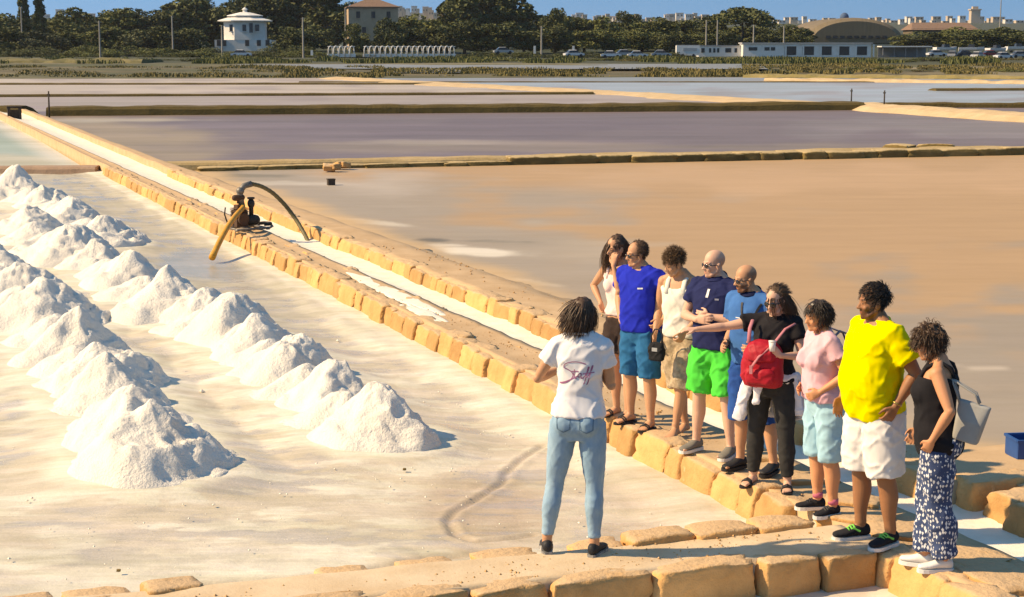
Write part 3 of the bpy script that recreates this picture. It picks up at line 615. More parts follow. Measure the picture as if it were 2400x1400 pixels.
class Body:
    """proportions and pose of one person, local frame: +y forward, +x the person's right, z up, feet at 0"""
    def __init__(b, H, sex='m', fat=1., belly=0., lean=(0, 0), shift=(0, 0), feet=None, arms=None, bust=0., shoe=.02, waistfat=0., shrug=0., tw=0.):
        b.H = H; b.s = s = (H - shoe) / 1.75; b.sex = sex; b.fat = fat; b.belly = belly; b.lean = np.array(lean); b.shift = np.array(shift); b.shoe = shoe; b.bust = bust; b.wf = waistfat
        b.feet = feet; sw = (.182 if sex == 'm' else .158) * (1 + (fat - 1) * .5)
        b.sh = {}; b.el = {}; b.wr = {}; b.hdir = {}; b.pn = {}; b.curl = {}
        for sd, k in (('R', 1), ('L', -1)):
            z = 1.425 + shrug; c = b.spine(z); b.sh[sd] = np.array([c[0] / s + k * sw * math.cos(tw), c[1] / s - .008 + k * sw * math.sin(tw), z]) * s + [0, 0, shoe]
            el, wr = np.array(arms[sd][0], float) * s + [0, 0, shoe], np.array(arms[sd][1], float) * s + [0, 0, shoe]
            d = el - b.sh[sd]; b.el[sd] = b.sh[sd] + d / np.linalg.norm(d) * .285 * s
            d = wr - b.el[sd]; b.wr[sd] = b.el[sd] + d / np.linalg.norm(d) * .25 * s
            hd = np.array(arms[sd][2], float) if len(arms[sd]) > 2 and arms[sd][2] is not None else d
            b.hdir[sd] = hd / np.linalg.norm(hd)
            pn = np.array(arms[sd][3], float) if len(arms[sd]) > 3 and arms[sd][3] is not None else np.array([-k, 0, 0.])
            pn = pn - b.hdir[sd] * (pn @ b.hdir[sd]); b.pn[sd] = pn / (np.linalg.norm(pn) + 1e-9)
            b.curl[sd] = arms[sd][4] if len(arms[sd]) > 4 else .35
        hw = (.092 if sex == 'm' else .096) * (1 + (fat - 1) * .6)
        b.hip = {}; b.kn = {}; b.an = {}
        for sd, k in (('R', 1), ('L', -1)):
            fx, fy, fa = feet[sd][:3]; kb = feet[sd][3] if len(feet[sd]) > 3 else .02
            b.hip[sd] = np.array([b.shift[0] + k * hw * s, b.shift[1], .90 * s + shoe]); b.an[sd] = np.array([fx, fy, .085 * s + shoe])
            f = np.array([-math.sin(fa), math.cos(fa), 0])
            b.kn[sd] = b.hip[sd] * .47 + b.an[sd] * .53 + f * kb
    def spine(b, z):
        """offset of the trunk axis at normalised height z (metres)"""
        k = max(z - .93, 0); return np.array([b.shift[0] + b.lean[0] * k * b.s, b.shift[1] + b.lean[1] * k * b.s])
    def prof(b, z):
        sx = b.sex; w = np.interp(z, PZ, PW[sx]); d = np.interp(z, PZ, PD[sx]); y = np.interp(z, PZ, PYO)
        k = b.fat if z < 1.46 else 1 + (b.fat - 1) * .5
        g = math.exp(-((z - 1.09) / .15) ** 2); w = w * k + g * (b.belly * .45 + b.wf); d = d * k + g * (b.belly * .55 + b.wf * .5); y += g * b.belly * .5
        return w, d, y
    def ring(b, z, infl=0., n=28, minw=0., mind=0., yo=0.):
        w, d, y = b.prof(z); w = max(w + infl, minw); d = max(d + infl, mind); a = np.linspace(0, 2 * math.pi, n, endpoint=False)
        e = .82 if z < 1.45 else 1.; cx, sy = np.cos(a), np.sin(a); c = b.spine(z)
        x = np.sign(cx) * np.abs(cx) ** e * w * b.s; yv = np.sign(sy) * np.abs(sy) ** e * d * b.s
        return np.stack([x + c[0], yv + c[1] + (y + yo) * b.s, np.full(n, z * b.s + b.shoe)], 1)
    def torso(b, mb, z0, z1, infl=0., hang=None, n=13, yo=0., hem=.010):
        zs = np.linspace(z0, z1, n); rs = []
        for z in zs:
            mw = md = 0
            if hang: # cloth hangs from the chest / belly
                mw, md = hang
                k = float(sm(1.42, 1.30, z)); mw *= k; md *= k
            rs.append(b.ring(z, infl + (hem * float(sm(z0 + .16, z0, z)) if hang else 0), minw=mw, mind=md, yo=yo))
        mb.rings(rs)
    def softs(b, mb, infl=0., bust=True, seat=True):
        s = b.s
        if b.bust and bust:
            for k in (-1, 1):
                c = b.spine(1.27); mb.ell((c[0] + k * .072 * s * b.fat, c[1] + (.075 + .012 * (b.fat - 1) * 10) * s, 1.265 * s + b.shoe), np.array((.068, .066, .070)) * s * b.bust + infl)
        if seat:
            kk = 1.0 if b.sex == 'f' else .88
            for k in (-1, 1): mb.ell((b.shift[0] + k * .075 * s * b.fat, b.shift[1] - .055 * s * b.fat, .905 * s + b.shoe), np.array((.090, .085, .098)) * s * kk * b.fat + infl)
    def arm(b, mb, sd, infl=0., f0=0., f1=1., flare=0.):
        sh, el, wr = b.sh[sd], b.el[sd], b.wr[sd]; s = b.s; k = (1 if b.sex == 'm' else .86) * (1 + (b.fat - 1) * .8)
        fr = np.array([0, .12, .25, .36, .46, .53, .60, .68, .8, .92, 1.0]); rd = np.array([.054, .053, .050, .046, .040, .038, .042, .041, .034, .027, .0255]) * s * k
        q = np.linspace(f0, f1, max(4, int(14 * (f1 - f0)))); pts = []; rr = []
        for t in q:
            p = sh + (el - sh) * (t / .53) if t < .53 else el + (wr - el) * ((t - .53) / .47)
            pts.append(p); rr.append(np.interp(t, fr, rd) + infl + flare * (t - f0) / (f1 - f0 + 1e-6))
        pts = np.array(pts)
        mb.tube(pts, rr, 14, rnd=(f0 == 0 and f1 == 1))
        if f0 == 0: mb.ell(sh + np.array([0, 0, -.004]), np.full(3, .057 * s * k + infl))
        if f1 > .6 : mb.ell(el, np.full(3, .039 * s * k + infl))
    def leg(b, mb, sd, infl=0., f0=0., f1=1., flare=0., rmin=0., k2=None):
        h, kn, an = b.hip[sd], b.kn[sd], b.an[sd]; s = b.s; k = (1 if b.sex == 'm' else 1.03) * (1 + (b.fat - 1) * .8)
        fr = np.array([0, .1, .22, .36, .48, .54, .62, .70, .80, .92, 1.0]); rd = np.array([.094, .092, .086, .072, .057, .055, .057, .058, .048, .036, .036]) * s * k
        q = np.linspace(f0, f1, max(5, int(22 * (f1 - f0)))); pts = []; rr = []
        for t in q:
            p = h + (kn - h) * (t / .5) if t < .5 else kn + (an - kn) * ((t - .5) / .5)
            # calf sits a little behind
            pts.append(p + np.array([0, -.012 * s * math.exp(-((t - .68) / .1) ** 2), 0])); rr.append(max(np.interp(t, fr, rd) + infl + flare * (t - f0) / (f1 - f0), rmin if t > .1 else 0))
        mb.tube(pts, rr, 18)
    FT = np.array([(-.058, .020, .018, .026), (-.035, .033, .034, .036), (.0, .036, .042, .046), (.04, .037, .038, .042), (.08, .042, .028, .030), (.12, .046, .020, .021), (.15, .044, .015, .016), (.172, .034, .011, .013)])
    def foot(b, mb, sd, infl=0., toes=True, z0=0.):
        fx, fy, fa = b.feet[sd][:3]; s = b.s * (.98 if b.sex == 'm' else .92); f = np.array([-math.sin(fa), math.cos(fa), 0]); r = np.array([math.cos(fa), math.sin(fa), 0]); an = b.an[sd]
        base = np.array([an[0], an[1], z0]); rs = []; a = np.linspace(0, 2 * math.pi, 14, endpoint=False)
        for y, wx, hz, zc in b.FT:
            y = y + infl * np.sign(y - .05) * .8
            c = base + f * y * s + np.array([0, 0, zc * s]); rs.append(c + np.cos(a)[:, None] * r * (wx * s + infl) + np.sin(a)[:, None] * np.array([0, 0, 1.]) * (hz * s + infl * .8))
        mb.rings(rs)
        mb.tube([an + [0, 0, .03 * s], base + f * .0 + np.array([0, 0, .05 * s])], [.036 * s + infl, .038 * s + infl], 14)
        if toes:
            k = 1 if sd == 'R' else -1
            for i, (o, L, rad) in enumerate([(-.030, .205, .0125), (-.010, .200, .0095), (.006, .192, .009), (.020, .183, .0085), (.033, .172, .008)]):
                p0 = base + f * .13 * s + r * o * k * s + np.array([0, 0, .014]); p1 = base + f * (L - .012) * s + r * o * k * 1.08 * s + np.array([0, 0, .010])
                mb.tube([p0, p1], [rad * s, rad * s], 8, rnd=True)
    def hand(b, mb, sd):
        k = 1 if sd == 'R' else -1; s = b.s * (1 if b.sex == 'm' else .9); w0 = b.wr[sd]; d = b.hdir[sd]; n = b.pn[sd]; curl = b.curl[sd]
        side = np.cross(n, d); side /= np.linalg.norm(side)          # thumb side
        if not isinstance(b.el[sd], np.ndarray): pass
        # thumb towards the front / up : choose sign so that it leads forward when the arm hangs
        ref = np.array([0, 1., .5]);
        if side @ ref < 0: side = -side
        a = np.linspace(0, 2 * math.pi, 12, endpoint=False); rs = []
        for y, wx, hz in [(-.015, .026, .021), (.01, .030, .019), (.04, .038, .0165), (.07, .042, .0145), (.088, .041, .012)]:
            rs.append(w0 + d * y * s + np.cos(a)[:, None] * side * wx * s + np.sin(a)[:, None] * n * hz * s)
        mb.rings(rs)
        for o, L in [(.031, .070), (.0105, .080), (-.0105, .074), (-.031, .058)]:
            p = w0 + d * .078 * s + side * o * s; dr = d + side * o * 3.2; dr /= np.linalg.norm(dr); pts = [p - dr * .02 * s, p]; ang = 0
            for j, fr in enumerate((.45, .3, .25)):
                ang += curl * (.6 if j == 0 else 1.) ; dd = dr * math.cos(ang) + n * math.sin(ang); p = p + dd * L * fr * s; pts.append(p)
            mb.tube(pts, np.array([.0095, .0092, .0086, .0080, .0072]) * s, 8, rnd=True)
        p0 = w0 + d * .022 * s + side * .024 * s; p1 = p0 + (side * .75 + d * .6 + n * .25) * .036 * s; p2 = p1 + (side * .25 + d * .9 + n * (.2 + curl * .4)) * .03 * s; p3 = p2 + (d * .95 + n * (.2 + curl * .6)) * .024 * s
        mb.tube([p0, p1, p2, p3], np.array([.013, .0115, .0098, .0085]) * s, 8, rnd=True)

def rot3(yaw=0, pitch=0, roll=0):
    return np.array((Matrix.Rotation(yaw, 3, 'Z') @ Matrix.Rotation(pitch, 3, 'X') @ Matrix.Rotation(roll, 3, 'Y')))
def head_parts(mb, X, sex='m', jaw=1., nose=1.):
    """X maps head-local points (eye level at 0, +y to the face) to body space"""
    def E(c, r, rx=0.):
        t = MB(); t.ell((0, 0, 0), r, 24, 16); v = t.verts()
        if rx: cr, sr = math.cos(rx), math.sin(rx); v = v @ np.array([[1, 0, 0], [0, cr, sr], [0, -sr, cr]])
        mb.add(X(v + np.array(c)), t.f)
    def Tb(p, r, n=10):
        t = MB(); t.tube(p, r, n, rnd=True); mb.add(X(t.verts()), t.f)
    E((0, -.014, .046), (.078, .098, .088)); E((0, .020, -.012), (.068, .072, .075))
    E((0, .030, -.052), (.054 * jaw, .060, .072)); E((0, .068, -.096), (.024 * jaw, .022, .022))
    for k in (-1, 1):
        Tb([(k * .062, .0, -.055), (k * .045 * jaw, .045, -.088), (0, .066, -.102)], [.018, .017, .018])
        E((k * .038, .066, -.030), (.024, .020, .024)); E((k * .080, -.012, -.012), (.010, .022, .032), .2); E((k * .084, -.018, .006), (.010, .016, .016))
        Tb([(k * .012, .083, .020), (k * .034, .082, .026), (k * .054, .070, .020)], [.009, .010, .008])
        E((k * .012, .099, -.034), (.010, .012, .009)); E((k * .032, .074, .001), (.016, .012, .011))
    Tb([(0, .084, .018), (0, .096, -.008), (0, .110 * (1 + .05 * (nose - 1)), -.030)], np.array([.0095, .0105, .0125]) * nose)
    E((0, .083, -.058), (.024, .013, .0075)); E((0, .082, -.071), (.020, .012, .0075)); E((0, .070, -.062), (.034, .018, .026))
def person(name_label, root, rz, b, skinname, skinc, hyaw=0., hpitch=0., hroll=0., hs=1., brow=(.25, .2, .18), beard=None, scalp=None, lips=(.85, .62, .6), jaw=1., nose=1., barefoot=True, handless=()):
    o = thing('person', root, rz, name_label, 'person', 'people of the tour group on the stone dyke')
    s = b.s; Hs = .92 * s * hs; c = b.spine(1.60); ctr = np.array([c[0], c[1] + (.022 + .05 * max(0, -hpitch)) * s, b.H - .133 * .92 * s * hs - .012])
    Rm = rot3(hyaw, hpitch, hroll); piv = np.array([0, -.02, -.10])
    def X(v): return (np.asarray(v, float) - piv) @ Rm.T * Hs + piv * Hs + ctr
    b.X = X
    mb = MB(); b.torso(mb, .83, 1.50, 0, n=18); b.softs(mb)
    nk = [np.append(b.spine(1.44), 1.44 * s + b.shoe) + [0, -.018 * s, 0], np.append(b.spine(1.50), 1.50 * s + b.shoe) + [0, -.010 * s, 0], X([[0, -.022, -.075]])[0], X([[0, -.022, -.02]])[0]]
    kf = (1 if b.sex == 'm' else .84) * (1 + (b.fat - 1) * .6); mb.tube(nk, np.array([.080, .062, .056, .05]) * s * kf, 16)
    for k, sd in ((1, 'R'), (-1, 'L')):   # trapezius
        mb.tube([nk[1] + [k * .02 * s, 0, .03 * s], (nk[1] + b.sh[sd]) / 2 + [0, 0, .012 * s], b.sh[sd] + [0, 0, .005]], np.array([.045, .042, .045]) * s * kf, 10)
        b.arm(mb, sd); b.leg(mb, sd); b.foot(mb, sd, toes=barefoot, z0=b.shoe)
        if sd not in handless: b.hand(mb, sd)
    head_parts(mb, X, b.sex, jaw, nose)
    me = remesh(mb, .0062, 2, .45); V = getv(me); T = np.ones((len(V), 3))
    def near(p, r, col, k=1.): 
        d = np.linalg.norm((V - X([p])[0]) / Hs / np.asarray(r), axis=1); f = sm(1.15, .7, d)[:, None] * k; T[:] = T * (1 - f) + np.array(col) * f
    hv = (V - X([[0, 0, 0]])[0]) @ Rm / Hs; inh = (hv[:, 2] > -.13) & (np.abs(hv[:, 0]) < .11) & (np.abs(hv[:, 1]) < .14) & (V[:, 2] > b.sh['R'][2] - .02)
    if scalp: # close-cropped hair on the sides and back
        f = (inh * sm(-.05, .0, hv[:, 2]) * sm(.035, .0, hv[:, 1]) * sm(scalp[1] + .03, scalp[1], hv[:, 2]))[:, None] * scalp[2]; T[:] = T * (1 - f) + np.array(scalp[0]) * f
    if beard:
        f = (inh * sm(-.025, -.045, hv[:, 2]) * sm(-.005, .02, hv[:, 1]) * sm(-.135, -.115, hv[:, 2]))[:, None] * beard[1]; T[:] = T * (1 - f) + np.array(beard[0]) * f
    near((0, .088, -.064), (.024, .02, .011), lips)
    for k in (-1, 1):
        near((k * .034, .080, .026), (.022, .02, .0065), brow, .9); near((k * .032, .084, .001), (.013, .02, .006), (.9, .95, 1.1), .6)
    setcol(me, 'tint', T); link('body', me, skin(skinname, skinc), o)
    for k in (-1, 1):
        e = MB(); e.ell(X([[k * .032, .0815, .001]])[0], np.array([.0075, .006, .0065]) * Hs * 1.05, 10, 6); e.build('eye', M_EYE, o, True)
    b.root = o; return o
def fold(me, amp=.006, fr=9., seed=0., sx=(1, 1, .45), fine=.25):
    V = getv(me); n = getn(me); p = V * np.array(sx) * fr + seed
    rg = lambda x: np.clip(1 - np.abs(x) * 3.2, 0, 1) ** 1.5           # thin raised creases
    q = np.stack([V[:, 0] + V[:, 2] * .8, V[:, 1] - V[:, 2] * .5, V[:, 2] * .5], 1) * fr * .75 + seed * 2
    r = np.stack([V[:, 0] - V[:, 2] * .6, V[:, 1] + V[:, 2] * .7, V[:, 2] * .4], 1) * fr * .9 + seed * 3 + 50
    d = .9 * fbm(p, 3) + 1.3 * rg(fbm(q, 2)) + 1.1 * rg(fbm(r, 2)) - .55 + fine * fbm(p * 2.6, 2)
    setv(me, V + n * (amp * .85 * d)[:, None]); return me
def top(b, o, name, m, z0=.95, infl=.014, hang=(.178, .120), sleeve=.30, sinfl=.014, flare=.012, ztop=1.475, amp=.006, seed=0., neck=True, vox=.010, bust=True, yo=0.):
    mb = MB(); b.torso(mb, z0, ztop, infl, hang=hang, n=16, yo=yo); b.softs(mb, infl * .7, bust=bust, seat=False)
    s = b.s
    nk0 = np.append(b.spine(1.44), 1.44 * s + b.shoe) + [0, -.018 * s, 0]; nk1 = np.append(b.spine(1.50), 1.493 * s + b.shoe) + [0, -.014 * s, 0]
    kf = 1 if b.sex == 'm' else .86
    if neck: mb.tube([nk0, nk1], np.array([.085, .070]) * s * kf * (1 + (b.fat - 1) * .5), 16)
    for k, sd in ((1, 'R'), (-1, 'L')):
        if sleeve:
            b.arm(mb, sd, sinfl, 0, sleeve, flare)
            mb.tube([nk1 + [k * .03 * s, 0, -.012 * s], (nk1 + b.sh[sd]) / 2 + [0, 0, .006 * s], b.sh[sd] + [0, 0, .004]], (np.array([.046, .045, .05]) * s * kf + sinfl * .8), 10)
    return link(name, fold(remesh(mb, vox, 4, .5), amp, 9, seed), m, o)
def bottoms(b, o, name, m, f1=.5, infl=.016, flare=.02, z1=.96, z0=.785, amp=.006, seed=3., vox=.010, fr=9, rmin=0.):
    mb = MB(); b.torso(mb, z0, z1, min(infl, .009), n=8); b.softs(mb, min(infl, .010), bust=False)
    for sd in 'RL': b.leg(mb, sd, infl, 0, f1, flare, rmin)
    return link(name, fold(remesh(mb, vox, 3, .5), amp, fr, seed), m, o)
def shoe(b, o, sd, m, m_sole, tie=None, infl=.009, low=.06, name='shoe'):
    mb = MB(); fx, fy, fa = b.feet[sd][:3]; s = b.s * (.98 if b.sex == 'm' else .92); f = np.array([-math.sin(fa), math.cos(fa), 0]); r = np.array([math.cos(fa), math.sin(fa), 0]); base = np.array([b.an[sd][0], b.an[sd][1], b.shoe])
    rs = []; a = np.linspace(0, 2 * math.pi, 18, endpoint=False)
    for y, wx, hz, zc in [(-.072, .014, .020, .030), (-.062, .030, .036, .040), (-.035, .040, .046, .044), (.0, .042, .048, .046), (.04, .043, .042, .042), (.08, .047, .032, .032), (.12, .051, .025, .025), (.16, .048, .021, .022), (.19, .036, .017, .019), (.203, .016, .010, .016)]:
        hz = min(hz, low); c = base + f * y * s + np.array([0, 0, zc * s - .004])
        z = np.sin(a); rs.append(c + np.cos(a)[:, None] * r * wx * s + (z * hz * s)[:, None] * np.array([0, 0, 1.]))
    mb.rings(rs); me = remesh(mb, .007, 2, .4); V = getv(me); V[:, 2] = np.maximum(V[:, 2], .014); setv(me, V)
    sh = link(name, me, m, o)
    # sole
    pl = np.array([(-.074, .018), (-.06, .034), (-.03, .041), (.03, .041), (.09, .049), (.13, .053), (.17, .048), (.20, .030), (.209, .008)])
    pts = [base[:2] + f[:2] * y * s + r[:2] * w_ * s for y, w_ in pl] + [base[:2] + f[:2] * y * s - r[:2] * w_ * s for y, w_ in pl[::-1]]
    MB().prism(pts[::-1], 0.0, .024).build('sole', m_sole, sh)
    if tie is not None:
        t = MB()
        for y, z in [(.055, .070), (.075, .062), (.095, .053)]:
            c = base + f * y * s; t.tube([c - r * .030 * s + [0, 0, (z - .012) * s], c + [0, 0, (z + .004) * s], c + r * .030 * s + [0, 0, (z - .012) * s]], .0065, 6)
        c = base + f * .02 * s; t.tube([c - r * .044 * s + [0, 0, .035], c + f * .05 * s - r * .03 * s + [0, 0, .06 * s]], .008, 6); t.tube([c + r * .044 * s + [0, 0, .035], c + f * .05 * s + r * .03 * s + [0, 0, .06 * s]], .008, 6)
        t.build('lace', tie, sh)
    return sh
def sandal(b, o, sd, m):
    fx, fy, fa = b.feet[sd][:3]; s = b.s * (.98 if b.sex == 'm' else .92); f = np.array([-math.sin(fa), math.cos(fa), 0]); r = np.array([math.cos(fa), math.sin(fa), 0]); base = np.array([b.an[sd][0], b.an[sd][1], 0])
    pl = np.array([(-.07, .018), (-.055, .034), (-.03, .039), (.03, .037), (.09, .046), (.14, .052), (.18, .044), (.205, .026), (.215, .006)])
    pts = [base[:2] + f[:2] * y * s + r[:2] * w_ * s for y, w_ in pl] + [base[:2] + f[:2] * y * s - r[:2] * w_ * s for y, w_ in pl[::-1]]
    so = MB().prism(pts[::-1], .001, b.shoe + .002).build('sandal', m, o)
    t = MB(); z = b.shoe
    for y, h, wx in [(.10, .050, .050), (.125, .044, .052)]:
        c = base + f * y * s; t.tube([c - r * wx * s + [0, 0, z], c - r * wx * .7 * s + [0, 0, z + h * .7], c + [0, 0, z + h], c + r * wx * .7 * s + [0, 0, z + h * .7], c + r * wx * s + [0, 0, z]], .008, 6, flat=1.)
    t.build('strap', m, so)
def shades(b, o, m=M_LENS, big=1.):
    t = MB()
    for k in (-1, 1):
        q = MB(); q.ell((0, 0, 0), (.026 * big, .007, .020 * big), 16, 8); t.add(b.X(q.verts() @ rot3(-k * .22).T + np.array([k * .034, .095, -.002])), q.f)
        q = MB(); q.tube([(k * .058, .084, .006), (k * .080, .04, .004), (k * .083, -.012, .002)], .004, 6); t.add(b.X(q.verts()), q.f)
    q = MB(); q.tube([(-.012, .101, .004), (0, .104, .006), (.012, .101, .004)], .0035, 6); t.add(b.X(q.verts()), q.f)
    return t.build('sunglasses', m, o, True)
def hair(b, o, m, seed, cap=((0, -.026, .052), (.086, .096, .094)), n=260, length=(.03, .055), wind=(0, 0, -.4), zmin=-.03, ymax=.055, rad=.006, curl=.3, rough=.010, front=.7, spread=1., capz=None, tip=.3, extra=None):
    r = np.random.default_rng(seed); mb = MB()
    q = MB(); q.ell((0, 0, 0), (1, 1, 1), 40, 28); v = q.verts(); v = v * (1 + rough / cap[1][0] * fbm(v * 4 + seed, 3)[:, None]); v = v * np.array(cap[1]) + np.array(cap[0])
    low = zmin if capz is None else capz; v[:, 2] = np.where(v[:, 2] < low, low + (v[:, 2] - low) * .15, v[:, 2])
    fr = (v[:, 2] < .055) & (v[:, 1] > .0); v[fr, 1] = np.minimum(v[fr, 1], .012 + .5 * np.maximum(v[fr, 2], -.02))
    mb.add(b.X(v), q.f)
    c = 0; n = int(n * 4.2); flow = [r.normal(size=3) for _ in range(9)]
    while c < n:
        d = r.normal(size=3); d /= np.linalg.norm(d); p = np.array(cap[0]) + d * np.array(cap[1]) * .97
        if p[2] < zmin or (p[1] > ymax and p[2] < .075) or (p[1] > .02 and p[2] < .03 and abs(p[0]) < .2): continue
        L = r.uniform(*length); k = min(9, max(4, int(L / .022))); pts = [p]; dr = d * np.array([1, 1, .8]) * spread * .55 + np.array(wind) * .7 + r.normal(size=3) * (.12 + .3 * (curl > .5))
        if p[1] > .02: dr = dr + np.array([0, front, -.1])
        dr /= np.linalg.norm(dr); w_ = np.array(wind); ph = (d[0] * 7 + d[2] * 5) % 6.3 + r.normal() * .5
        for j in range(k):
            tt = (j + 1) / k; dr = dr + w_ * (.9 / k) * (1 + tt) + curl * np.array([math.cos(ph + j * 1.9), math.sin(ph + j * 1.9), math.sin(ph * 2 + j * 1.3)]) * .5; dr /= np.linalg.norm(dr)
            pts.append(pts[-1] + dr * L / k)
            x = pts[-1]; e = (x - np.array([0, -.01, .02])) / np.array([.076, .092, .10]); ne = np.linalg.norm(e)   # keep outside the head
            if ne < 1.0 : pts[-1] = np.array([0, -.01, .02]) + e / ne * np.array([.076, .092, .10]) * 1.02
        rr = np.linspace(1, tip, len(pts)) * rad * .36 * r.uniform(.7, 1.3); mb2 = MB(); mb2.tube(pts, rr, 4); mb.add(b.X(mb2.verts()), mb2.f); c += 1
    return mb.build('hair', m, o, True)
def to_world(o, p): return np.array(Matrix.LocRotScale(o.location, o.rotation_euler, None) @ Vector(p))
def feet_from(px, yaw, toes=(0, 0)):
    """two foot pixels (left foot in the picture first) -> root, and local foot positions; returns dict with R and L for the person"""
    w_ = [at(x, y, 0) for x, y in px]; root = (w_[0] + w_[1]) / 2; c, s = math.cos(-yaw), math.sin(-yaw); loc = []
    for q in w_:
        d = q - root; loc.append((d[0] * c - d[1] * s, d[0] * s + d[1] * c))
    root = root + np.array([0, 0, -.018]); loc.sort(key=lambda p: -p[0])      # R has +x
    return root, {'R': (loc[0][0], loc[0][1], -.15 + toes[0]), 'L': (loc[1][0], loc[1][1], .15 + toes[1])}
def height_at(root, py): return float(P(1200, py, root[1])[2])
def decal(ob, strokes, width, m, parent, name, eye, up=(0, 0, 1), off=.003, close=False):
    """thin print that follows the cloth: strokes are lists of (u, v) metres seen from direction eye (local), origin given"""
    me = ob.data; V = getv(me); bv = BVHTree.FromPolygons([tuple(x) for x in V], [tuple(p.vertices) for p in me.polygons])
    org, d = np.array(eye[0], float), np.array(eye[1], float); d /= np.linalg.norm(d); up = np.array(up, float); r = np.cross(d, up); r /= np.linalg.norm(r); up = np.cross(r, d)
    mb = MB()
    for st in strokes:
        wd = width
        if isinstance(st, tuple): st, wd = st
        p = np.array(st, float); q = [p[0]]
        for a, b in zip(p[:-1], p[1:]):
            k = max(1, int(np.linalg.norm(b - a) / .006)); q += [a + (b - a) * j / k for j in range(1, k + 1)]
        q = np.array(q); T = np.gradient(q, axis=0); T /= np.linalg.norm(T, axis=1)[:, None] + 1e-9; Nn = np.stack([-T[:, 1], T[:, 0]], 1)
        vs = []; ok = True
        for sgn in (1, -1):
            for c in q + Nn * sgn * wd / 2:
                o3 = org + r * c[0] + up * c[1]; h = bv.ray_cast(Vector(o3 - d * 0), Vector(d))
                if h[0] is None: ok = False; break
                vs.append(np.array(h[0]) - d * off)
            if not ok: break
        if ok: n = len(q); mb.add(vs, [(i, i + 1, n + i + 1, n + i) for i in range(n - 1)])
    return mb.build(name, m, parent)
def bez(*p, n=10):
    p = np.array(p, float); t = np.linspace(0, 1, n)[:, None]
    if len(p) == 3: return [tuple(x) for x in (1 - t) ** 2 * p[0] + 2 * t * (1 - t) * p[1] + t ** 2 * p[2]]
    return [tuple(x) for x in (1 - t) ** 3 * p[0] + 3 * t * (1 - t) ** 2 * p[1] + 3 * t * t * (1 - t) * p[2] + t ** 3 * p[3]]
def straps(b, o, m, w_=.022, x=.085, zf=1.33, name='strap', infl=.012):
    s = b.s
    for k in (-1, 1):
        mb = MB(); P_ = []
        for z, side in [(zf, 1), (1.40, 1), (1.45, 1), (1.482, 0), (1.45, -1), (1.40, -1), (zf, -1)]:
            wv, dv, yo = b.prof(z); c = b.spine(z); xx = min(x, wv * .92); dep = dv * math.sqrt(max(.05, 1 - (xx / (wv + .01)) ** 2)) + infl
            P_.append((c[0] + k * xx * s, c[1] + (yo + side * dep) * s, (z + (.012 if side == 0 else 0)) * s + b.shoe))
        mb.tube(P_, w_, 8, flat=.5); mb.build(name, m, o, True)
def neckband(b, o, m, r=.074, dz=.0):
    s = b.s; r *= (1 if b.sex == 'm' else .86) * (1 + (b.fat - 1) * .5); c = np.append(b.spine(1.49), (1.486 + dz) * s + b.shoe) + [0, -.010 * s, 0]; a = np.linspace(0, 2 * math.pi, 29); mb = MB()
    mb.tube(np.stack([c[0] + np.cos(a) * r * s, c[1] + np.sin(a) * r * s, c[2] - .026 * s * np.sin(a)], 1), .0095 * s, 8, cap=False); return mb.build('neckband', m, o, True)
def collar(b, o, m, r=.076, h=.03, name='collar', lift=.016):
    s = b.s; c = np.append(b.spine(1.49), (1.488 + lift) * s + b.shoe) + [0, -.012 * s, 0]; mb = MB(); a = np.linspace(0, 2 * math.pi, 25)[:-1]
    rs = []
    for k, (dz, rr) in enumerate([(-.012, 1.12), (.012, 1.0), (.03, .96), (.02, 1.10), (-.004, 1.2)]):
        rs.append(np.stack([c[0] + np.cos(a) * r * s * rr * 1.05, c[1] + np.sin(a) * r * s * rr + .004, c[2] + dz * s - .022 * s * np.sin(a)], 1))
    mb.rings(rs, cap=False); return mb.build(name, m, o, True)

S_TAN = ('tan', (.56, .285, .155)); S_FAIR = ('fair', (.66, .38, .26)); S_DARK = ('deep tan', (.33, .145, .066)); S_RED = ('sunburnt', (.62, .28, .14))
# 1 --- the guide, seen from behind
root, ft = feet_from([(1282, 1290), (1393, 1298)], -.22, (-.05, .1)); H = height_at(root, 688)
b = Body(H, 'f', .96, feet=ft, bust=1., shoe=.022, lean=(.03, .02), shift=(.045, 0), arms={'L': ((-.26, .03, 1.14), (-.10, .22, 1.22), (.6, .4, .5), (0, -1, .4), .5), 'R': ((.26, .05, 1.15), (.05, .24, 1.38), (-.15, -.05, 1), (-1, .2, 0), .75)})
g = person('woman guide in white t-shirt and light blue jeans, back turned, facing the group', root, -.22, b, *S_TAN, hyaw=-.35, hpitch=-.05, barefoot=False)
_t = ts = top(b, g, 't_shirt', cloth('white cotton', (.80, .77, .76), (.74, .71, .71)), z0=.945, infl=.013, hang=(.150, .104), sleeve=.27, sinfl=.016, flare=.012, amp=.008, seed=2); neckband(b, g, _t.data.materials[0])
jm = mat('washed denim', (.20, .33, .45), (.30, .44, .54), scale=9, rough=.85, bump=.25, bscale=300, spec=.2, space='obj', c3=(.40, .53, .62), stretch=(1.5, 1.5, .6), dist=.002)
j = bottoms(b, g, 'jeans', jm, f1=.97, infl=.004, flare=.003, z1=.985, amp=.0028, fr=16)
M_SEAM = mat('denim seam', (.10, .18, .26), (.13, .22, .30), rough=.9)
z0 = .93 * b.s
for k in (-1, 1):
    cx = k * .074
    decal(j, [[(cx - .045, z0 + .05), (cx + .045, z0 + .05), (cx + .042, z0 - .03), (cx, z0 - .052), (cx - .042, z0 - .03), (cx - .045, z0 + .05)]], .006, M_SEAM, j, 'pocket', ((.045, -1, 0), (0, 1, 0)))
decal(j, [[(0, z0 + .085), (0, z0 - .06)], [(-.14, z0 + .075), (.14, z0 + .075)]], .006, M_SEAM, j, 'seam', ((.045, -1, 0), (0, 1, 0)))
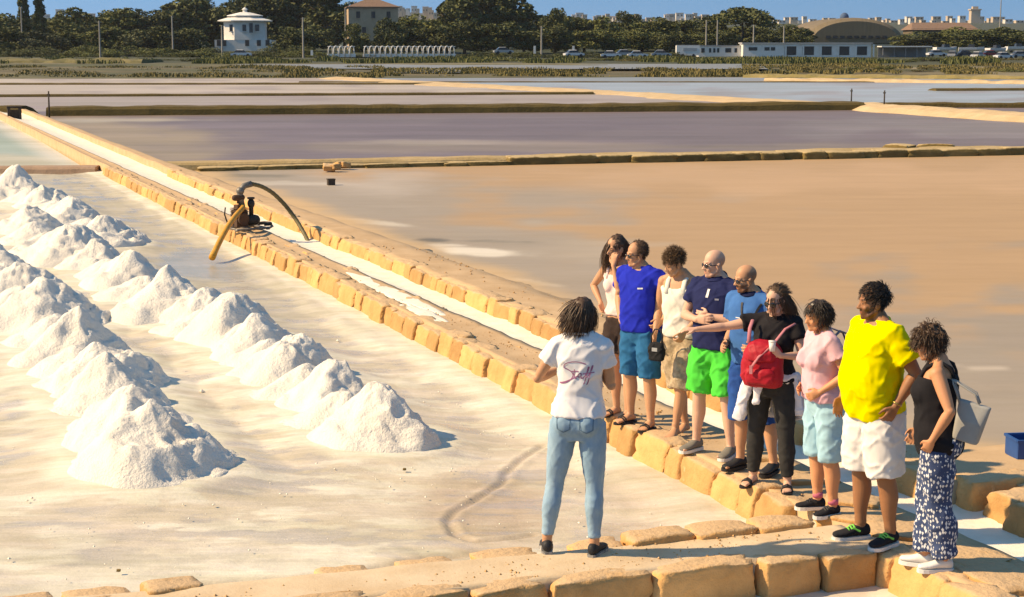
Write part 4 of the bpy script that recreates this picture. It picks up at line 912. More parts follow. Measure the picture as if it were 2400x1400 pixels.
# staff print in script across the back
zc = 1.265 * b.s; sc = 1.12
L = [bez((.055, .062), (.0, .085), (-.085, .07), (-.075, .035)), bez((-.075, .035), (-.03, .02), (.0, .0), (-.04, -.035)), bez((-.04, -.035), (-.075, -.06), (-.10, -.06), (-.105, -.055)),
     bez((-.105, -.055), (-.06, -.05), (-.02, -.02), (.01, -.005)),
     bez((-.012, .03), (-.016, .0), (-.02, -.028), (.0, -.02)), [(-.03, .016), (.012, .020)],
     bez((.028, .008), (.004, .014), (.0, -.028), (.024, -.012)), bez((.028, .008), (.022, -.022), (.03, -.03), (.042, -.012)),
     bez((.042, -.012), (.078, .03), (.075, .075), (.062, .03)), bez((.062, .03), (.052, -.02), (.045, -.055), (.038, -.052)),
     bez((.058, -.014), (.098, .035), (.098, .085), (.082, .035)), bez((.082, .035), (.072, -.02), (.062, -.058), (.055, -.055)), [(.035, .006), (.10, .016)]]
L = [[(x * sc, y * sc + zc) for x, y in st] for st in L]
decal(ts, L, .0060, mat('plum print ink', (.30, .10, .20), (.36, .14, .25), rough=.8), ts, 'print', ((.05, -1, 0), (0, 1, 0)))
hair(b, g, M_HAIR_D, 3, cap=((0, -.026, .044), (.083, .094, .098)), n=420, length=(.09, .18), wind=(-.34, -.10, -1.0), zmin=-.05, rad=.0095, curl=.16, rough=.012, spread=.75, tip=.25)
for sd in 'LR': shoe(b, g, sd, M_BLACK, mat('white trim sole', (.55, .53, .5), (.06, .06, .06), scale=14, rough=.7, space='obj'))
hp_ = b.wr['R'] + b.hdir['R'] * .07
mic = thing('microphone', to_world(g, hp_ + b.pn['R'] * .03), 0, 'small black microphone held up in the right hand of the guide', 'microphone')
m_ = MB(); m_.tube([(0, 0, -.09), (0, 0, .06)], [.011, .015], 12); m_.build('handle', M_BLACK, mic, True)
m_ = MB(); m_.ell((0, 0, .085), (.024, .024, .028)); m_.build('grille', mat('steel mesh', (.12, .12, .13), rough=.4, metal=.7), mic, True)

# 2 --- young woman at the back, hand to her face
yaw = 2.45; root, ft = feet_from([(1445, 968), (1472, 978)], yaw); H = height_at(root, 545)
b = Body(H, 'f', .98, feet=ft, bust=.95, shoe=.012, lean=(.09, .0), arms={'R': ((.42, -.06, 1.20), (.21, .06, 1.06), (-.4, .3, -.7), (-.8, .2, .2), .5), 'L': ((-.10, .26, 1.20), (-.02, .20, 1.50), (.05, -.2, 1), (.1, -1, -.2), .45)})
g = person('long-haired woman in pale pink top shading her face with one hand', root, yaw, b, *S_TAN, hyaw=-.25, hpitch=-.12)
tk = top(b, g, 'tank_top', cloth('pale pink cotton', (.78, .56, .50), (.84, .66, .60)), z0=.98, infl=.009, hang=(.12, .09), sleeve=0, ztop=1.37, neck=False)
straps(b, g, tk.data.materials[0], .014)
bottoms(b, g, 'shorts', cloth('dark brown cloth', (.05, .032, .026)), f1=.34, infl=.014, flare=.015)
hair(b, g, M_HAIR_D, 5, n=420, length=(.26, .42), wind=(.45, -.55, -1.4), zmin=-.02, ymax=-.005, rad=.009, curl=.28, rough=.018, spread=.6)
for sd in 'LR': sandal(b, g, sd, M_BLACK)

# 3 --- man in royal blue
yaw = 2.40; root, ft = feet_from([(1478, 985), (1525, 1002)], yaw); H = height_at(root, 559)
b = Body(H, 'm', 1.07, belly=.025, feet=ft, shoe=.015, lean=(.06, 0), arms={'R': ((.36, -.10, 1.17), (.22, .05, .99), (-.45, .45, -.5), (-.9, -.1, 0), .5), 'L': ((-.42, -.12, 1.18), (-.24, .05, .98), (.35, .5, -.6), (.9, -.1, 0), .5)})
g = person('man in royal blue t-shirt and teal shorts with hands on his hips', root, yaw, b, *S_TAN, hyaw=-.5, hpitch=-.06, scalp=((.12, .09, .08), .07, .6))
_t = ts = top(b, g, 't_shirt', cloth('royal blue jersey', (.012, .028, .42), (.010, .020, .34)), z0=.90, infl=.016, hang=(.172, .128), sleeve=.30, flare=.02, amp=.008, seed=11); neckband(b, g, _t.data.materials[0])
decal(ts, [[(.055, 1.335 * b.s), (.10, 1.338 * b.s)]], .013, M_WHITE, ts, 'chest_logo', ((0, 1, 0), (0, -1, 0)))
bottoms(b, g, 'shorts', cloth('teal blue cotton', (.020, .145, .30), (.014, .10, .22)), f1=.50, infl=.018, flare=.022, seed=4, amp=.008)
hair(b, g, M_HAIR_D, 8, cap=((0, -.036, .050), (.084, .088, .092)), n=320, length=(.012, .03), wind=(0, -.2, -.2), rad=.006, ymax=.02, zmin=-.05)
shades(b, g)
for sd in 'LR': sandal(b, g, sd, M_BLACK)

# 4 --- man in white tank top
yaw = 2.55; root, ft = feet_from([(1583, 1016), (1606, 1006)], yaw, (.05, -.05)); H = height_at(root, 575)
b = Body(H, 'm', .94, feet=ft, shoe=.0, lean=(.04, .02), arms={'R': ((.27, -.04, 1.15), (.23, .10, .93)), 'L': ((-.24, .02, 1.15), (-.10, .22, .96), (.3, .3, -.7), (.8, -.2, 0), .8)})
g = person('curly-haired man in white tank top and patterned beige shorts looking down', root, yaw, b, *S_TAN, hyaw=-.55, hpitch=-.35)
wt = cloth('cream cotton', (.80, .74, .64), (.72, .66, .56))
tk = top(b, g, 'tank_top', wt, z0=.92, infl=.014, hang=(.168, .115), sleeve=0, ztop=1.38, neck=False, amp=.008); straps(b, g, wt, .022)
bottoms(b, g, 'shorts', mat('camouflage cotton', (.50, .38, .25), (.30, .22, .14), scale=26, rough=.9, spec=.15, space='obj', c3=(.64, .54, .42), detail=2), f1=.53, infl=.022, flare=.03, amp=.009)
hair(b, g, M_HAIR_B, 9, cap=((0, -.028, .060), (.088, .096, .092)), n=420, length=(.03, .06), wind=(.1, .1, -.1), rad=.008, curl=.9, zmin=-.01, rough=.03, ymax=.07)
bg_ = thing('bag', to_world(g, (.10, .25, .83 * b.s)), yaw, 'small black bag with looped strap held by the man in white tank top', 'bag')
m_ = MB(); m_.rings([np.stack([np.sign(np.cos(q)) * abs(np.cos(q)) ** .6 * w_, np.sign(np.sin(q)) * abs(np.sin(q)) ** .6 * d_, np.full(24, z)], 1) for q in [np.linspace(0, 2 * math.pi, 25)[:-1]] for z, w_, d_ in [(-.095, .03, .015), (-.085, .065, .03), (0, .075, .036), (.05, .06, .03), (.06, .03, .012)]]); link('pouch', fold(remesh(m_, .007, 2), .006, 14), cloth('black nylon', (.02, .02, .022)), bg_)
m_ = MB(); m_.tube([(-.05, 0, .05), (-.055, .0, .12), (-.03, 0, .17), (.02, 0, .165), (.05, 0, .11), (.05, 0, .05)], .007, 8); m_.build('strap', M_BLACK, bg_, True)
m_ = MB(); m_.box((0, .035, .0), (.05, .006, .03)); m_.build('patch', mat('grey patch', (.4, .4, .4)), bg_)

# 5 --- bald man in navy polo
yaw = 2.45; root, ft = feet_from([(1632, 1050), (1712, 1066)], yaw); H = height_at(root, 577)
b = Body(H, 'm', 1.04, belly=.02, feet=ft, shoe=.022, arms={'R': ((.27, .06, 1.16), (-.02, .25, 1.16), (-1, .1, .1), (0, -1, 0), .3), 'L': ((-.27, .06, 1.16), (.06, .22, 1.21), (1, .05, .0), (0, -1, 0), .3)})
g = person('bald man in navy polo and bright green shorts with arms crossed', root, yaw, b, *S_FAIR, hyaw=-.55, hpitch=-.05, scalp=((.55, .48, .44), .05, .5), beard=((.7, .62, .58), .4))
nv = cloth('navy pique', (.018, .024, .085), (.014, .018, .065))
ts = top(b, g, 'polo_shirt', nv, z0=.90, infl=.016, hang=(.170, .125), sleeve=.30, flare=.02, amp=.007, seed=21); collar(b, g, nv)
decal(ts, [([(.0, 1.37 * b.s), (.004, 1.44 * b.s)], .022)], .02, M_WHITE, ts, 'placket', ((0, 1, 0), (0, -1, 0)))
decal(ts, [[(.07, 1.36 * b.s), (.10, 1.36 * b.s)]], .014, mat('grey thread', (.3, .3, .36)), ts, 'chest_logo', ((0, 1, 0), (0, -1, 0)))
bottoms(b, g, 'shorts', cloth('bright green cotton', (.045, .52, .055), (.05, .60, .07)), f1=.45, infl=.022, flare=.03, amp=.011, seed=6)
shades(b, g)
for sd in 'LR': shoe(b, g, sd, cloth('grey canvas', (.20, .18, .15)), M_WHITE, low=.05)

# 6 --- bald bearded man in blue polo
yaw = 2.35; root, ft = feet_from([(1735, 1092), (1812, 1104)], yaw); H = height_at(root, 613)
b = Body(H, 'm', 1.06, belly=.03, feet=ft, shoe=.022, shift=(.04, 0), lean=(.08, .04), arms={'R': ((.30, -.02, 1.14), (.20, .22, 1.06), (-.3, .8, -.1), (-.8, -.2, -.2), .6), 'L': ((-.27, .0, 1.14), (-.12, .24, 1.04), (.5, .6, 0), (.8, -.3, 0), .5)})
g = person('bald bearded man in mid-blue polo with a dark lanyard and sunglasses', root, yaw, b, *S_TAN, hyaw=-.5, hpitch=-.12, scalp=((.3, .24, .22), .06, .6), beard=((.16, .11, .09), .85))
bp = cloth('mid blue pique', (.045, .15, .38), (.035, .12, .32))
ts = top(b, g, 'polo_shirt', bp, z0=.90, infl=.016, hang=(.172, .130), sleeve=.31, flare=.02, amp=.007, seed=31); collar(b, g, cloth('dark navy collar', (.012, .018, .06)))
decal(ts, [bez((-.075, 1.455 * b.s), (-.06, 1.36 * b.s), (-.005, 1.24 * b.s)), bez((.075, 1.455 * b.s), (.06, 1.36 * b.s), (.005, 1.24 * b.s))], .016, M_BLACK, g, 'lanyard', ((0, 1, 0), (0, -1, 0)), off=.008)
decal(ts, [[(-.115, 1.325 * b.s), (.115, 1.325 * b.s)]], .007, M_WHITE, ts, 'stripe', ((0, 1, 0), (0, -1, 0)))
bottoms(b, g, 'shorts', cloth('blue cotton', (.018, .085, .30), (.014, .05, .20)), f1=.56, infl=.024, flare=.03, amp=.010, seed=7)
shades(b, g)
for sd in 'LR': shoe(b, g, sd, M_BLACK, M_BLACK, low=.05)
m_ = MB(); a = np.linspace(0, 2 * math.pi, 20); d = b.hdir['R']; sx = np.cross(d, (0, 0, 1)); sx /= np.linalg.norm(sx); sz = np.cross(sx, d)
m_.tube(np.array([b.wr['R'] - d * .02 + .029 * (np.cos(t) * sx + np.sin(t) * sz) for t in a]), .006, 6, cap=False); m_.build('wristwatch', M_BLACK, g, True)

# 7 --- woman in black with arm stretched out, red backpack in front
yaw = 2.72; root, ft = feet_from([(1765, 1130), (1845, 1144)], yaw, (-.1, .1)); H = height_at(root, 660)
b = Body(H, 'f', 1.08, feet=ft, bust=1.05, shoe=.015, lean=(-.05, .0), arms={'R': ((.46, .13, 1.36), (.72, .30, 1.345), (.9, .35, .02), (0, -.3, -1), .25), 'L': ((-.27, .06, 1.15), (-.13, .28, 1.19), (.4, .35, .5), (.7, -.5, 0), .7)})
g = person('woman in black top and sunglasses stretching one bare arm out sideways', root, yaw, b, *S_FAIR, hyaw=-.3, hpitch=-.2)
bk = cloth('black cotton', (.014, .013, .015), (.02, .018, .02))
_t = top(b, g, 't_shirt', bk, z0=.93, infl=.012, hang=(.158, .11), sleeve=.26, flare=.015, amp=.006, seed=41); neckband(b, g, _t.data.materials[0])
pt = bottoms(b, g, 'trousers', cloth('charcoal cotton', (.030, .029, .028), (.042, .040, .038)), f1=.97, infl=.006, flare=.006, z1=.99, amp=.0035, fr=14)
# white shirt tied round the waist
mb = MB(); a = np.linspace(0, 2 * math.pi, 30)[:-1]
w2, d2, y2 = b.prof(.99); mb.rings([np.stack([b.shift[0] + np.cos(a) * (w2 + .012 + e) * b.s, (np.sin(a) * (d2 + .012 + e) + y2) * b.s, np.full(29, (.985 + z) * b.s)], 1) for z, e in [(-.04, .006), (-.03, .02), (.0, .026), (.03, .018), (.035, .004)]])
for (x, y, L_, dx, w_) in [(.13, .10, .40, .10, .045), (.06, .14, .24, .02, .035), (-.15, .02, .34, -.06, .05), (.165, .03, .42, .07, .05), (-.17, -.05, .40, -.04, .06), (0, -.13, .42, 0, .09), (.1, -.11, .40, .03, .07)]:
    mb.tube([(x, y, 1.0 * b.s), (x + dx * .4, y * 1.1, (1.0 - L_ * .4) * b.s), (x + dx, y * 1.15, (1.0 - L_) * b.s)], [.03, w_, w_ * .9], 10, flat=.4)
mb.ell((.09, .14, .985 * b.s), (.035, .03, .03))
link('tied_shirt', fold(remesh(mb, .009, 3), .008, 12, 4, fine=.4), cloth('white poplin', (.76, .74, .76), (.70, .68, .72)), g)
hair(b, g, M_HAIR_B, 15, n=170, length=(.05, .10), wind=(.1, -.9, -.3), zmin=.06, rad=.007, spread=.9, rough=.01, front=-1.4, ymax=.02)
hair(b, g, M_HAIR_D, 16, cap=((0, -.040, .030), (.086, .085, .095)), n=300, length=(.18, .28), wind=(-.15, -.3, -1.3), zmin=-.05, ymax=-.01, rad=.009, curl=.22, spread=.6, rough=.012)
shades(b, g, big=1.25)
for sd in 'LR': sandal(b, g, sd, M_BLACK)
# backpack worn on the chest
rp = thing('backpack', to_world(g, (.02, .20, 1.13 * b.s)), yaw, 'red backpack worn on the front of the woman in black', 'backpack')
M_RED = mat('red nylon', (.42, .008, .022), (.34, .005, .016), scale=8, rough=.6, bump=.3, bscale=60, space='obj', dist=.004)
mb = MB(); mb.rings([np.stack([np.sign(np.cos(a)) * abs(np.cos(a)) ** .7 * w_, np.sign(np.sin(a)) * abs(np.sin(a)) ** .7 * d_ + y_, np.full(29, z)], 1) for z, w_, d_, y_ in [(-.185, .08, .03, .0), (-.17, .135, .065, .0), (-.10, .155, .085, .005), (0, .150, .085, .005), (.09, .130, .075, .0), (.145, .10, .055, -.005), (.16, .06, .03, -.01)]])
link('pack_body', fold(remesh(mb, .008, 3), .005, 11, 3), M_RED, rp)
mb = MB(); mb.rings([np.stack([np.sign(np.cos(a)) * abs(np.cos(a)) ** .7 * w_, np.sign(np.sin(a)) * abs(np.sin(a)) ** .7 * d_ + .07, np.full(29, z)], 1) for z, w_, d_ in [(-.15, .07, .02), (-.14, .10, .04), (-.06, .11, .045), (-.03, .09, .03)]]); link('pocket', fold(remesh(mb, .008, 2), .005, 14, 9), M_RED, rp)
mb = MB(); mb.rings([np.stack([np.cos(a) * w_, np.sin(a) * d_ + .02, np.full(29, z)], 1) for z, w_, d_ in [(.02, .11, .088), (.03, .130, .098), (.09, .125, .09), (.14, .10, .066), (.165, .05, .03)]]); link('flap', fold(remesh(mb, .008, 2), .006, 12, 5), M_RED, rp)
M_PINKS = mat('pale strap webbing', (.52, .20, .22), (.46, .16, .18), rough=.8, space='obj')
mb = MB(); mb.tube([(-.20, -.12, .28), (-.15, -.04, .25), (-.09, .06, .15), (.0, .115, .06), (.05, .125, -.02)], .013, 8, flat=.5); mb.build('strap', M_PINKS, rp, True)
mb = MB(); mb.tube([(.11, -.10, .29), (.11, -.03, .24), (.10, .03, .14)], .014, 8, flat=.5); mb.build('strap', M_PINKS, rp, True)
mb = MB(); mb.box((.05, .128, -.035), (.022, .012, .06)); mb.build('buckle', M_PINKS, rp)
wv = to_world(g, b.wr['L'] + b.hdir['L'] * .09); cp = thing('cup', wv + [0, 0, .01], 0, 'small white cup in the hand of the woman in black', 'cup')
mb = MB(); mb.tube([(0, 0, -.035), (0, 0, .035)], [.020, .026], 14); mb.build('wall', M_WHITE, cp, True); mb = MB(); mb.tube([(0, 0, .034), (0, 0, .041)], [.028, .028], 14); mb.build('rim', M_WHITE, cp, True)

# 8 --- woman in pink t-shirt
yaw = 1.85; root, ft = feet_from([(1916, 1188), (1952, 1205)], yaw, (-.05, .05)); H = height_at(root, 695)
b = Body(H, 'f', 1.14, belly=.035, feet=ft, bust=1.15, shoe=.022, lean=(0, .10), shift=(0, .02), arms={'L': ((-.27, -.04, 1.14), (-.14, .22, .98), (.35, .7, -.4), (.6, -.4, 0), .5), 'R': ((.27, -.02, 1.14), (.10, .22, .98), (-.4, .7, -.4), (-.6, -.4, 0), .5)})
g = person('dark-haired woman in pink t-shirt and light blue knee-length shorts', root, yaw, b, *S_RED, hyaw=.15, hpitch=-.12, barefoot=False)
_t = top(b, g, 't_shirt', cloth('pink cotton', (.74, .44, .48), (.68, .38, .43)), z0=.93, infl=.014, hang=(.165, .125), sleeve=.27, flare=.015, amp=.008, seed=51); neckband(b, g, _t.data.materials[0])
bottoms(b, g, 'shorts', cloth('pale blue cotton', (.36, .58, .66), (.30, .50, .60)), f1=.53, infl=.016, flare=.014, amp=.008, seed=9, z1=.96)
hair(b, g, M_HAIR_K, 23, cap=((0, -.030, .050), (.090, .100, .098)), n=420, length=(.05, .10), wind=(-.25, .05, -.75), zmin=-.05, rad=.009, curl=.2, rough=.014, ymax=.035, front=.25)
for sd in 'LR':
    shoe(b, g, sd, cloth('black mesh', (.02, .02, .024)), M_WHITE, tie=M_BLACK, low=.05)
    mb = MB(); mb.tube([b.an[sd] + [0, 0, -.005], b.an[sd] + [0, 0, .035]], .043 * b.s, 14); mb.build('sock', cloth('pink sock', (.62, .16, .24)), g, True)
pk = thing('backpack', to_world(g, (0, -.20, 1.22 * b.s)), yaw, 'dark backpack on the back of the woman in pink t-shirt', 'backpack')
mb = MB(); mb.rings([np.stack([np.sign(np.cos(a)) * abs(np.cos(a)) ** .7 * w_, np.sign(np.sin(a)) * abs(np.sin(a)) ** .7 * d_, np.full(29, z)], 1) for z, w_, d_ in [(-.19, .08, .03), (-.17, .12, .055), (0, .13, .065), (.12, .115, .055), (.17, .06, .03)]]); link('pack_body', fold(remesh(mb, .01, 3), .008, 11, 3), cloth('dark grey nylon', (.035, .032, .045)), pk)
for k in (-1, 1):
    mb = MB(); mb.tube([(k * .07, .04, -.12), (k * .12, .12, -.10), (k * .115, .28, -.04), (k * .105, .31, .08), (k * .095, .26, .19), (k * .09, .17, .265), (k * .085, .06, .22), (k * .07, .03, .14)], .014, 8, flat=.5); mb.build('strap', mat('grey webbing', (.22, .20, .24)), pk, True)

# 9 --- man in yellow
yaw = 1.95; root, ft = feet_from([(2016, 1256), (2086, 1274)], yaw, (-.0, .15)); H = height_at(root, 655)
b = Body(H, 'm', 1.15, belly=.062, waistfat=.014, feet=ft, shoe=.026, lean=(0, .03), shift=(0, .03), arms={'L': ((-.31, -.10, 1.13), (-.25, .07, .93), (.15, .4, -.8), (.8, 0, 0), .6), 'R': ((.30, .0, 1.13), (.27, .12, .92))})
g = person('heavy dark-haired man in bright yellow t-shirt and white shorts', root, yaw, b, *S_DARK, hyaw=-.25, hpitch=-.02, beard=((.25, .2, .18), .8), barefoot=False)
_t = top(b, g, 't_shirt', cloth('bright yellow jersey', (.80, .70, .010), (.76, .62, .008)), z0=.84, infl=.022, hang=(.196, .150), sleeve=.36, flare=.03, amp=.008, seed=61, yo=.006); neckband(b, g, _t.data.materials[0])
bottoms(b, g, 'shorts', cloth('white cotton', (.76, .72, .68), (.70, .66, .62)), f1=.50, infl=.030, flare=.035, amp=.009, seed=10, z1=.90)
hair(b, g, M_HAIR_K, 29, cap=((0, -.030, .052), (.083, .094, .090)), n=420, length=(.025, .055), wind=(-.1, .6, -.2), zmin=-.055, rad=.008, curl=.25, rough=.016)
for sd in 'LR': shoe(b, g, sd, cloth('black sneaker mesh', (.022, .022, .026)), M_WHITE, tie=mat('lime lace', (.18, .62, .10), (.14, .52, .08), rough=.7))
m_ = MB(); d = b.hdir['L']; sx = np.cross(d, (0, 1, 0)); sx /= np.linalg.norm(sx); sz = np.cross(sx, d); q = np.linspace(0, 2 * math.pi, 20)
m_.tube(np.array([b.wr['L'] - d * .02 + .030 * (np.cos(t) * sx + np.sin(t) * sz) for t in q]), .006, 6, cap=False); m_.build('wristwatch', mat('gold watch', (.5, .36, .12), rough=.35, metal=.8), g, True)

# 10 --- woman in black tank top and patterned trousers
yaw = 1.25; root, ft = feet_from([(2168, 1322), (2212, 1334)], yaw, (-.05, .2)); H = height_at(root, 752)
b = Body(H, 'f', 1.16, belly=.03, feet=ft, bust=1.15, shoe=.025, lean=(0, .05), arms={'L': ((-.30, -.10, 1.15), (-.25, .05, .93), (.25, .35, -.7), (.8, 0, 0), .5), 'R': ((.27, .05, 1.14), (.20, .18, .92))})
g = person('curly-haired woman in black tank top and blue and white patterned trousers', root, yaw, b, *S_RED, hyaw=.15, hpitch=-.30, barefoot=False)
tk = top(b, g, 'tank_top', bk, z0=.81, infl=.020, hang=(.185, .14), sleeve=0, ztop=1.385, neck=False, amp=.007, seed=71); straps(b, g, bk, .026, .09)
tm = bpy.data.materials.new('woven print trousers'); tm.use_nodes = True; t = tm.node_tree; bs = t.nodes['Principled BSDF']; bs.inputs['Roughness'].default_value = .9
tcn = t.nodes.new('ShaderNodeTexCoord'); mp = t.nodes.new('ShaderNodeMapping'); mp.inputs['Scale'].default_value = (36, 36, 20); wv_ = t.nodes.new('ShaderNodeTexVoronoi'); wv_.inputs['Scale'].default_value = 1.5; wv_.inputs['Randomness'].default_value = .6; wv_.distance = 'MANHATTAN'
rpn = t.nodes.new('ShaderNodeValToRGB'); rpn.color_ramp.elements[0].position = .50; rpn.color_ramp.elements[0].color = (.70, .70, .70, 1); rpn.color_ramp.elements[1].position = .58; rpn.color_ramp.elements[1].color = (.035, .06, .14, 1)
t.links.new(tcn.outputs['Object'], mp.inputs[0]); t.links.new(mp.outputs[0], wv_.inputs['Vector']); t.links.new(wv_.outputs['Distance'], rpn.inputs[0]); t.links.new(rpn.outputs[0], bs.inputs['Base Color'])
bottoms(b, g, 'trousers', tm, f1=.99, infl=.008, flare=.034, z1=.90, amp=.009, fr=8, seed=14)
hair(b, g, M_HAIR_D, 37, cap=((0, -.020, .040), (.092, .104, .104)), n=520, length=(.05, .10), wind=(-.1, .35, -.8), zmin=-.08, rad=.011, curl=.95, rough=.05, ymax=.09, spread=.9)
for sd in 'LR': shoe(b, g, sd, M_WHITE, M_WHITE, low=.055)
hb = thing('handbag', to_world(g, (-.13, -.19, 1.13 * b.s)), yaw - .15, 'pale grey handbag hanging behind the woman in black tank top', 'handbag')
M_BAG = mat('pale grey leather', (.36, .35, .32), (.30, .29, .27), rough=.6, bump=.2, bscale=60, space='obj', dist=.003)
mb = MB(); mb.rings([np.stack([np.sign(np.cos(a)) * abs(np.cos(a)) ** .45 * w_, np.sign(np.sin(a)) * abs(np.sin(a)) ** .45 * d_, np.full(29, z)], 1) for z, w_, d_ in [(-.15, .05, .08), (-.145, .062, .092), (0, .06, .104), (.13, .03, .115), (.135, .015, .11)]])
q = link('bag_body', remesh(mb, .008, 2), M_BAG, hb); q.rotation_euler = (.22, 0, 0); hb.scale = (.86, .86, .86)
for k in (-1, 1):
    mb = MB(); mb.tube([(k * .02, .08, .13), (k * .025, .10, .20), (k * .02, .13, .27), (k * .015, .14, .285), (k * .02, .10, .27), (k * .025, -.03, .2), (k * .02, -.06, .13)], .008, 8); mb.build('strap', M_BAG, hb, True)
# ------------------------------------------------------------------ far shore: trees, houses, cars, poles
def leaf_mat(name, c1, c2, c3):
    return mat(name, c1, c2, scale=.45, rough=.7, spec=.2, c3=c3, rnd=.22, detail=4)
M_LEAF = {'dark': leaf_mat('dark leaves', (.065, .075, .027), (.11, .112, .036), (.15, .14, .048)),
          'mid': leaf_mat('olive green leaves', (.10, .112, .034), (.155, .152, .045), (.20, .18, .062)),
          'pale': leaf_mat('grey green leaves', (.085, .092, .045), (.125, .125, .055), (.165, .15, .07)),
          'dry': leaf_mat('dry scrub leaves', (.12, .105, .035), (.18, .14, .05), (.24, .19, .08))}
M_BARK = mat('bark', (.10, .075, .055), (.065, .05, .036), scale=3, rough=.95, bump=.4, bscale=12)
def crown_mesh(seed, kind, n):
    r = np.random.default_rng(seed); cl = []
    if kind == 'broad':
        for k in range(21): 
            a = r.uniform(0, 6.3); z = r.uniform(.10, .86); q = r.uniform(.05, .40) * math.sqrt(max(.05, 1 - ((z - .45) / .5) ** 2)); cl.append(((math.cos(a) * q, math.sin(a) * q, z), r.uniform(.11, .20)))
    elif kind == 'pine':
        for k in range(30): a = k * 2.4; q = math.sqrt((k + .5) / 30) * .44; cl.append(((math.cos(a) * q, math.sin(a) * q, .76 - .9 * q * q + r.uniform(-.06, .04)), r.uniform(.10, .14)))
    elif kind == 'cypress':
        for k in range(14): z = (k + .5) / 14; cl.append(((r.uniform(-.03, .03), r.uniform(-.03, .03), z), .10 * (1.1 - z) ** .5 + .01))
    elif kind == 'tall':
        for k in range(24): a = r.uniform(0, 6.3); z = r.uniform(.12, .93); q = r.uniform(.0, .30) * math.sqrt(max(.05, 1 - ((z - .5) / .55) ** 2)); cl.append(((math.cos(a) * q, math.sin(a) * q, z), r.uniform(.08, .15)))
    else:  # shrub
        for k in range(12): a = r.uniform(0, 6.3); q = math.sqrt(r.uniform(0, 1)) * .42; cl.append(((math.cos(a) * q, math.sin(a) * q, r.uniform(.15, .75) * (1 - q)), r.uniform(.14, .24)))
    V = []; F = []; per = n // len(cl)
    for c, rad in cl:
        d = r.normal(size=(per, 3)); d /= np.linalg.norm(d, axis=1)[:, None]; p = np.array(c) + d * rad * r.uniform(.55, 1.08, (per, 1)) ** .6 * np.array([1, 1, .8])
        for q in p:
            x = r.normal(size=3); x /= np.linalg.norm(x); y = np.cross(x, r.normal(size=3)); y /= np.linalg.norm(y); l = r.uniform(.018, .040); k = len(V)
            V += [q - x * l, q - y * l * .6, q + x * l, q + y * l * .6]; F.append((k, k + 1, k + 2, k + 3))
    me = bpy.data.meshes.new('crown'); me.from_pydata([tuple(v) for v in V], [], F); me.update(); return me
def trunk_mesh(seed, kind):
    r = np.random.default_rng(seed); mb = MB(); top = {'broad': .55, 'pine': .78, 'cypress': .6, 'tall': .7, 'shrub': .4}[kind]; w_ = {'broad': .030, 'pine': .022, 'cypress': .014, 'tall': .022, 'shrub': .02}[kind]
    mb.tube([(0, 0, -.05), (r.normal() * .01, r.normal() * .01, top * .5), (r.normal() * .02, r.normal() * .02, top)], [w_, w_ * .75, w_ * .35], 8)
    for k in range(5):
        a = r.uniform(0, 6.3); z = top * r.uniform(.45, .9); L = .22 if kind != 'cypress' else .05; mb.tube([(0, 0, z), (math.cos(a) * L * .5, math.sin(a) * L * .5, z + .08), (math.cos(a) * L, math.sin(a) * L, z + .2)], [w_ * .5, w_ * .35, w_ * .12], 6)
    return mb.mesh('trunk', True)
CR = {k: [crown_mesh(i * 13 + len(k), k, {'broad': 4200, 'pine': 3400, 'cypress': 1600, 'tall': 4600, 'shrub': 1800}[k]) for i in range({'broad': 6, 'tall': 3, 'pine': 2, 'cypress': 2, 'shrub': 6}[k])] for k in ('broad', 'pine', 'cypress', 'tall', 'shrub')}
TR = {k: [trunk_mesh(i * 7 + 3, k) for i in range(2)] for k in CR}
CM = {}
def crown_of(kind, i, leaf):
    key = (kind, i % len(CR[kind]), leaf)
    if key not in CM: me = CR[kind][key[1]].copy(); me.materials.append(M_LEAF[leaf]); CM[key] = me
    return CM[key]
for k in TR:
    for m_ in TR[k]: m_.materials.append(M_BARK)
RT = random.Random(5)
def tree(px, ytop, wpx, D, kind, leaf, label, group=None, cat='tree', name=None, zb=None):
    p = P(px, 100, D); z = float(terrain_z(D)) if zb is None else zb
    h = float(P(px, ytop, D)[2]) - z; wd = wpx * D / 4045.
    nm = name or {'broad': 'broadleaf_tree', 'pine': 'umbrella_pine', 'cypress': 'cypress_tree', 'tall': 'tall_tree', 'shrub': 'shrub'}[kind]
    o = thing(nm, (p[0], D, z - .1), RT.uniform(0, 6.28), label, cat, group)
    i = RT.randrange(100); wn = {'broad': .95, 'pine': 1.0, 'cypress': .22, 'tall': .75, 'shrub': 1.1}[kind]
    for me, n_ in ((crown_of(kind, i, leaf), 'crown'), (TR[kind][i % 2], 'trunk' if kind != 'shrub' else 'stem')):
        c = bpy.data.objects.new(n_, me); COL.objects.link(c); c.parent = o; c.scale = (wd / wn * 1.25, wd / wn * 1.25, h * 1.04)
    return o
def zone(px):
    for lim, t in [(170, 'by the two cypresses'), (500, 'left of the white house'), (640, 'beside the white house'), (830, 'between the two houses'), (930, 'beside the tan house'), (1045, 'behind the long white arched fence'), (1215, 'by the tall clump'), (1440, 'behind parked cars'), (1600, 'left of the caravan'), (1880, 'behind the garage building'), (2130, 'in front of the domed hall'), (9999, 'behind the parked boats')]:
        if px < lim: return t
KW = {('broad', 'dark'): 'dark bushy tree', ('broad', 'mid'): 'olive-green bushy tree', ('broad', 'pale'): 'pale grey-green tree', ('tall', 'dark'): 'tall dark tree', ('pine', 'dark'): 'flat-topped umbrella pine', ('cypress', 'dark'): 'slim dark cypress'}
def belt(L, D0, D1, dz=0):
    for px, yt, wp, kind, leaf in L:
        tree(px, yt, wp, RT.uniform(D0, D1), kind, leaf, f'{KW[(kind, leaf)]} {zone(px)}', 'trees in the belt along the far shore')
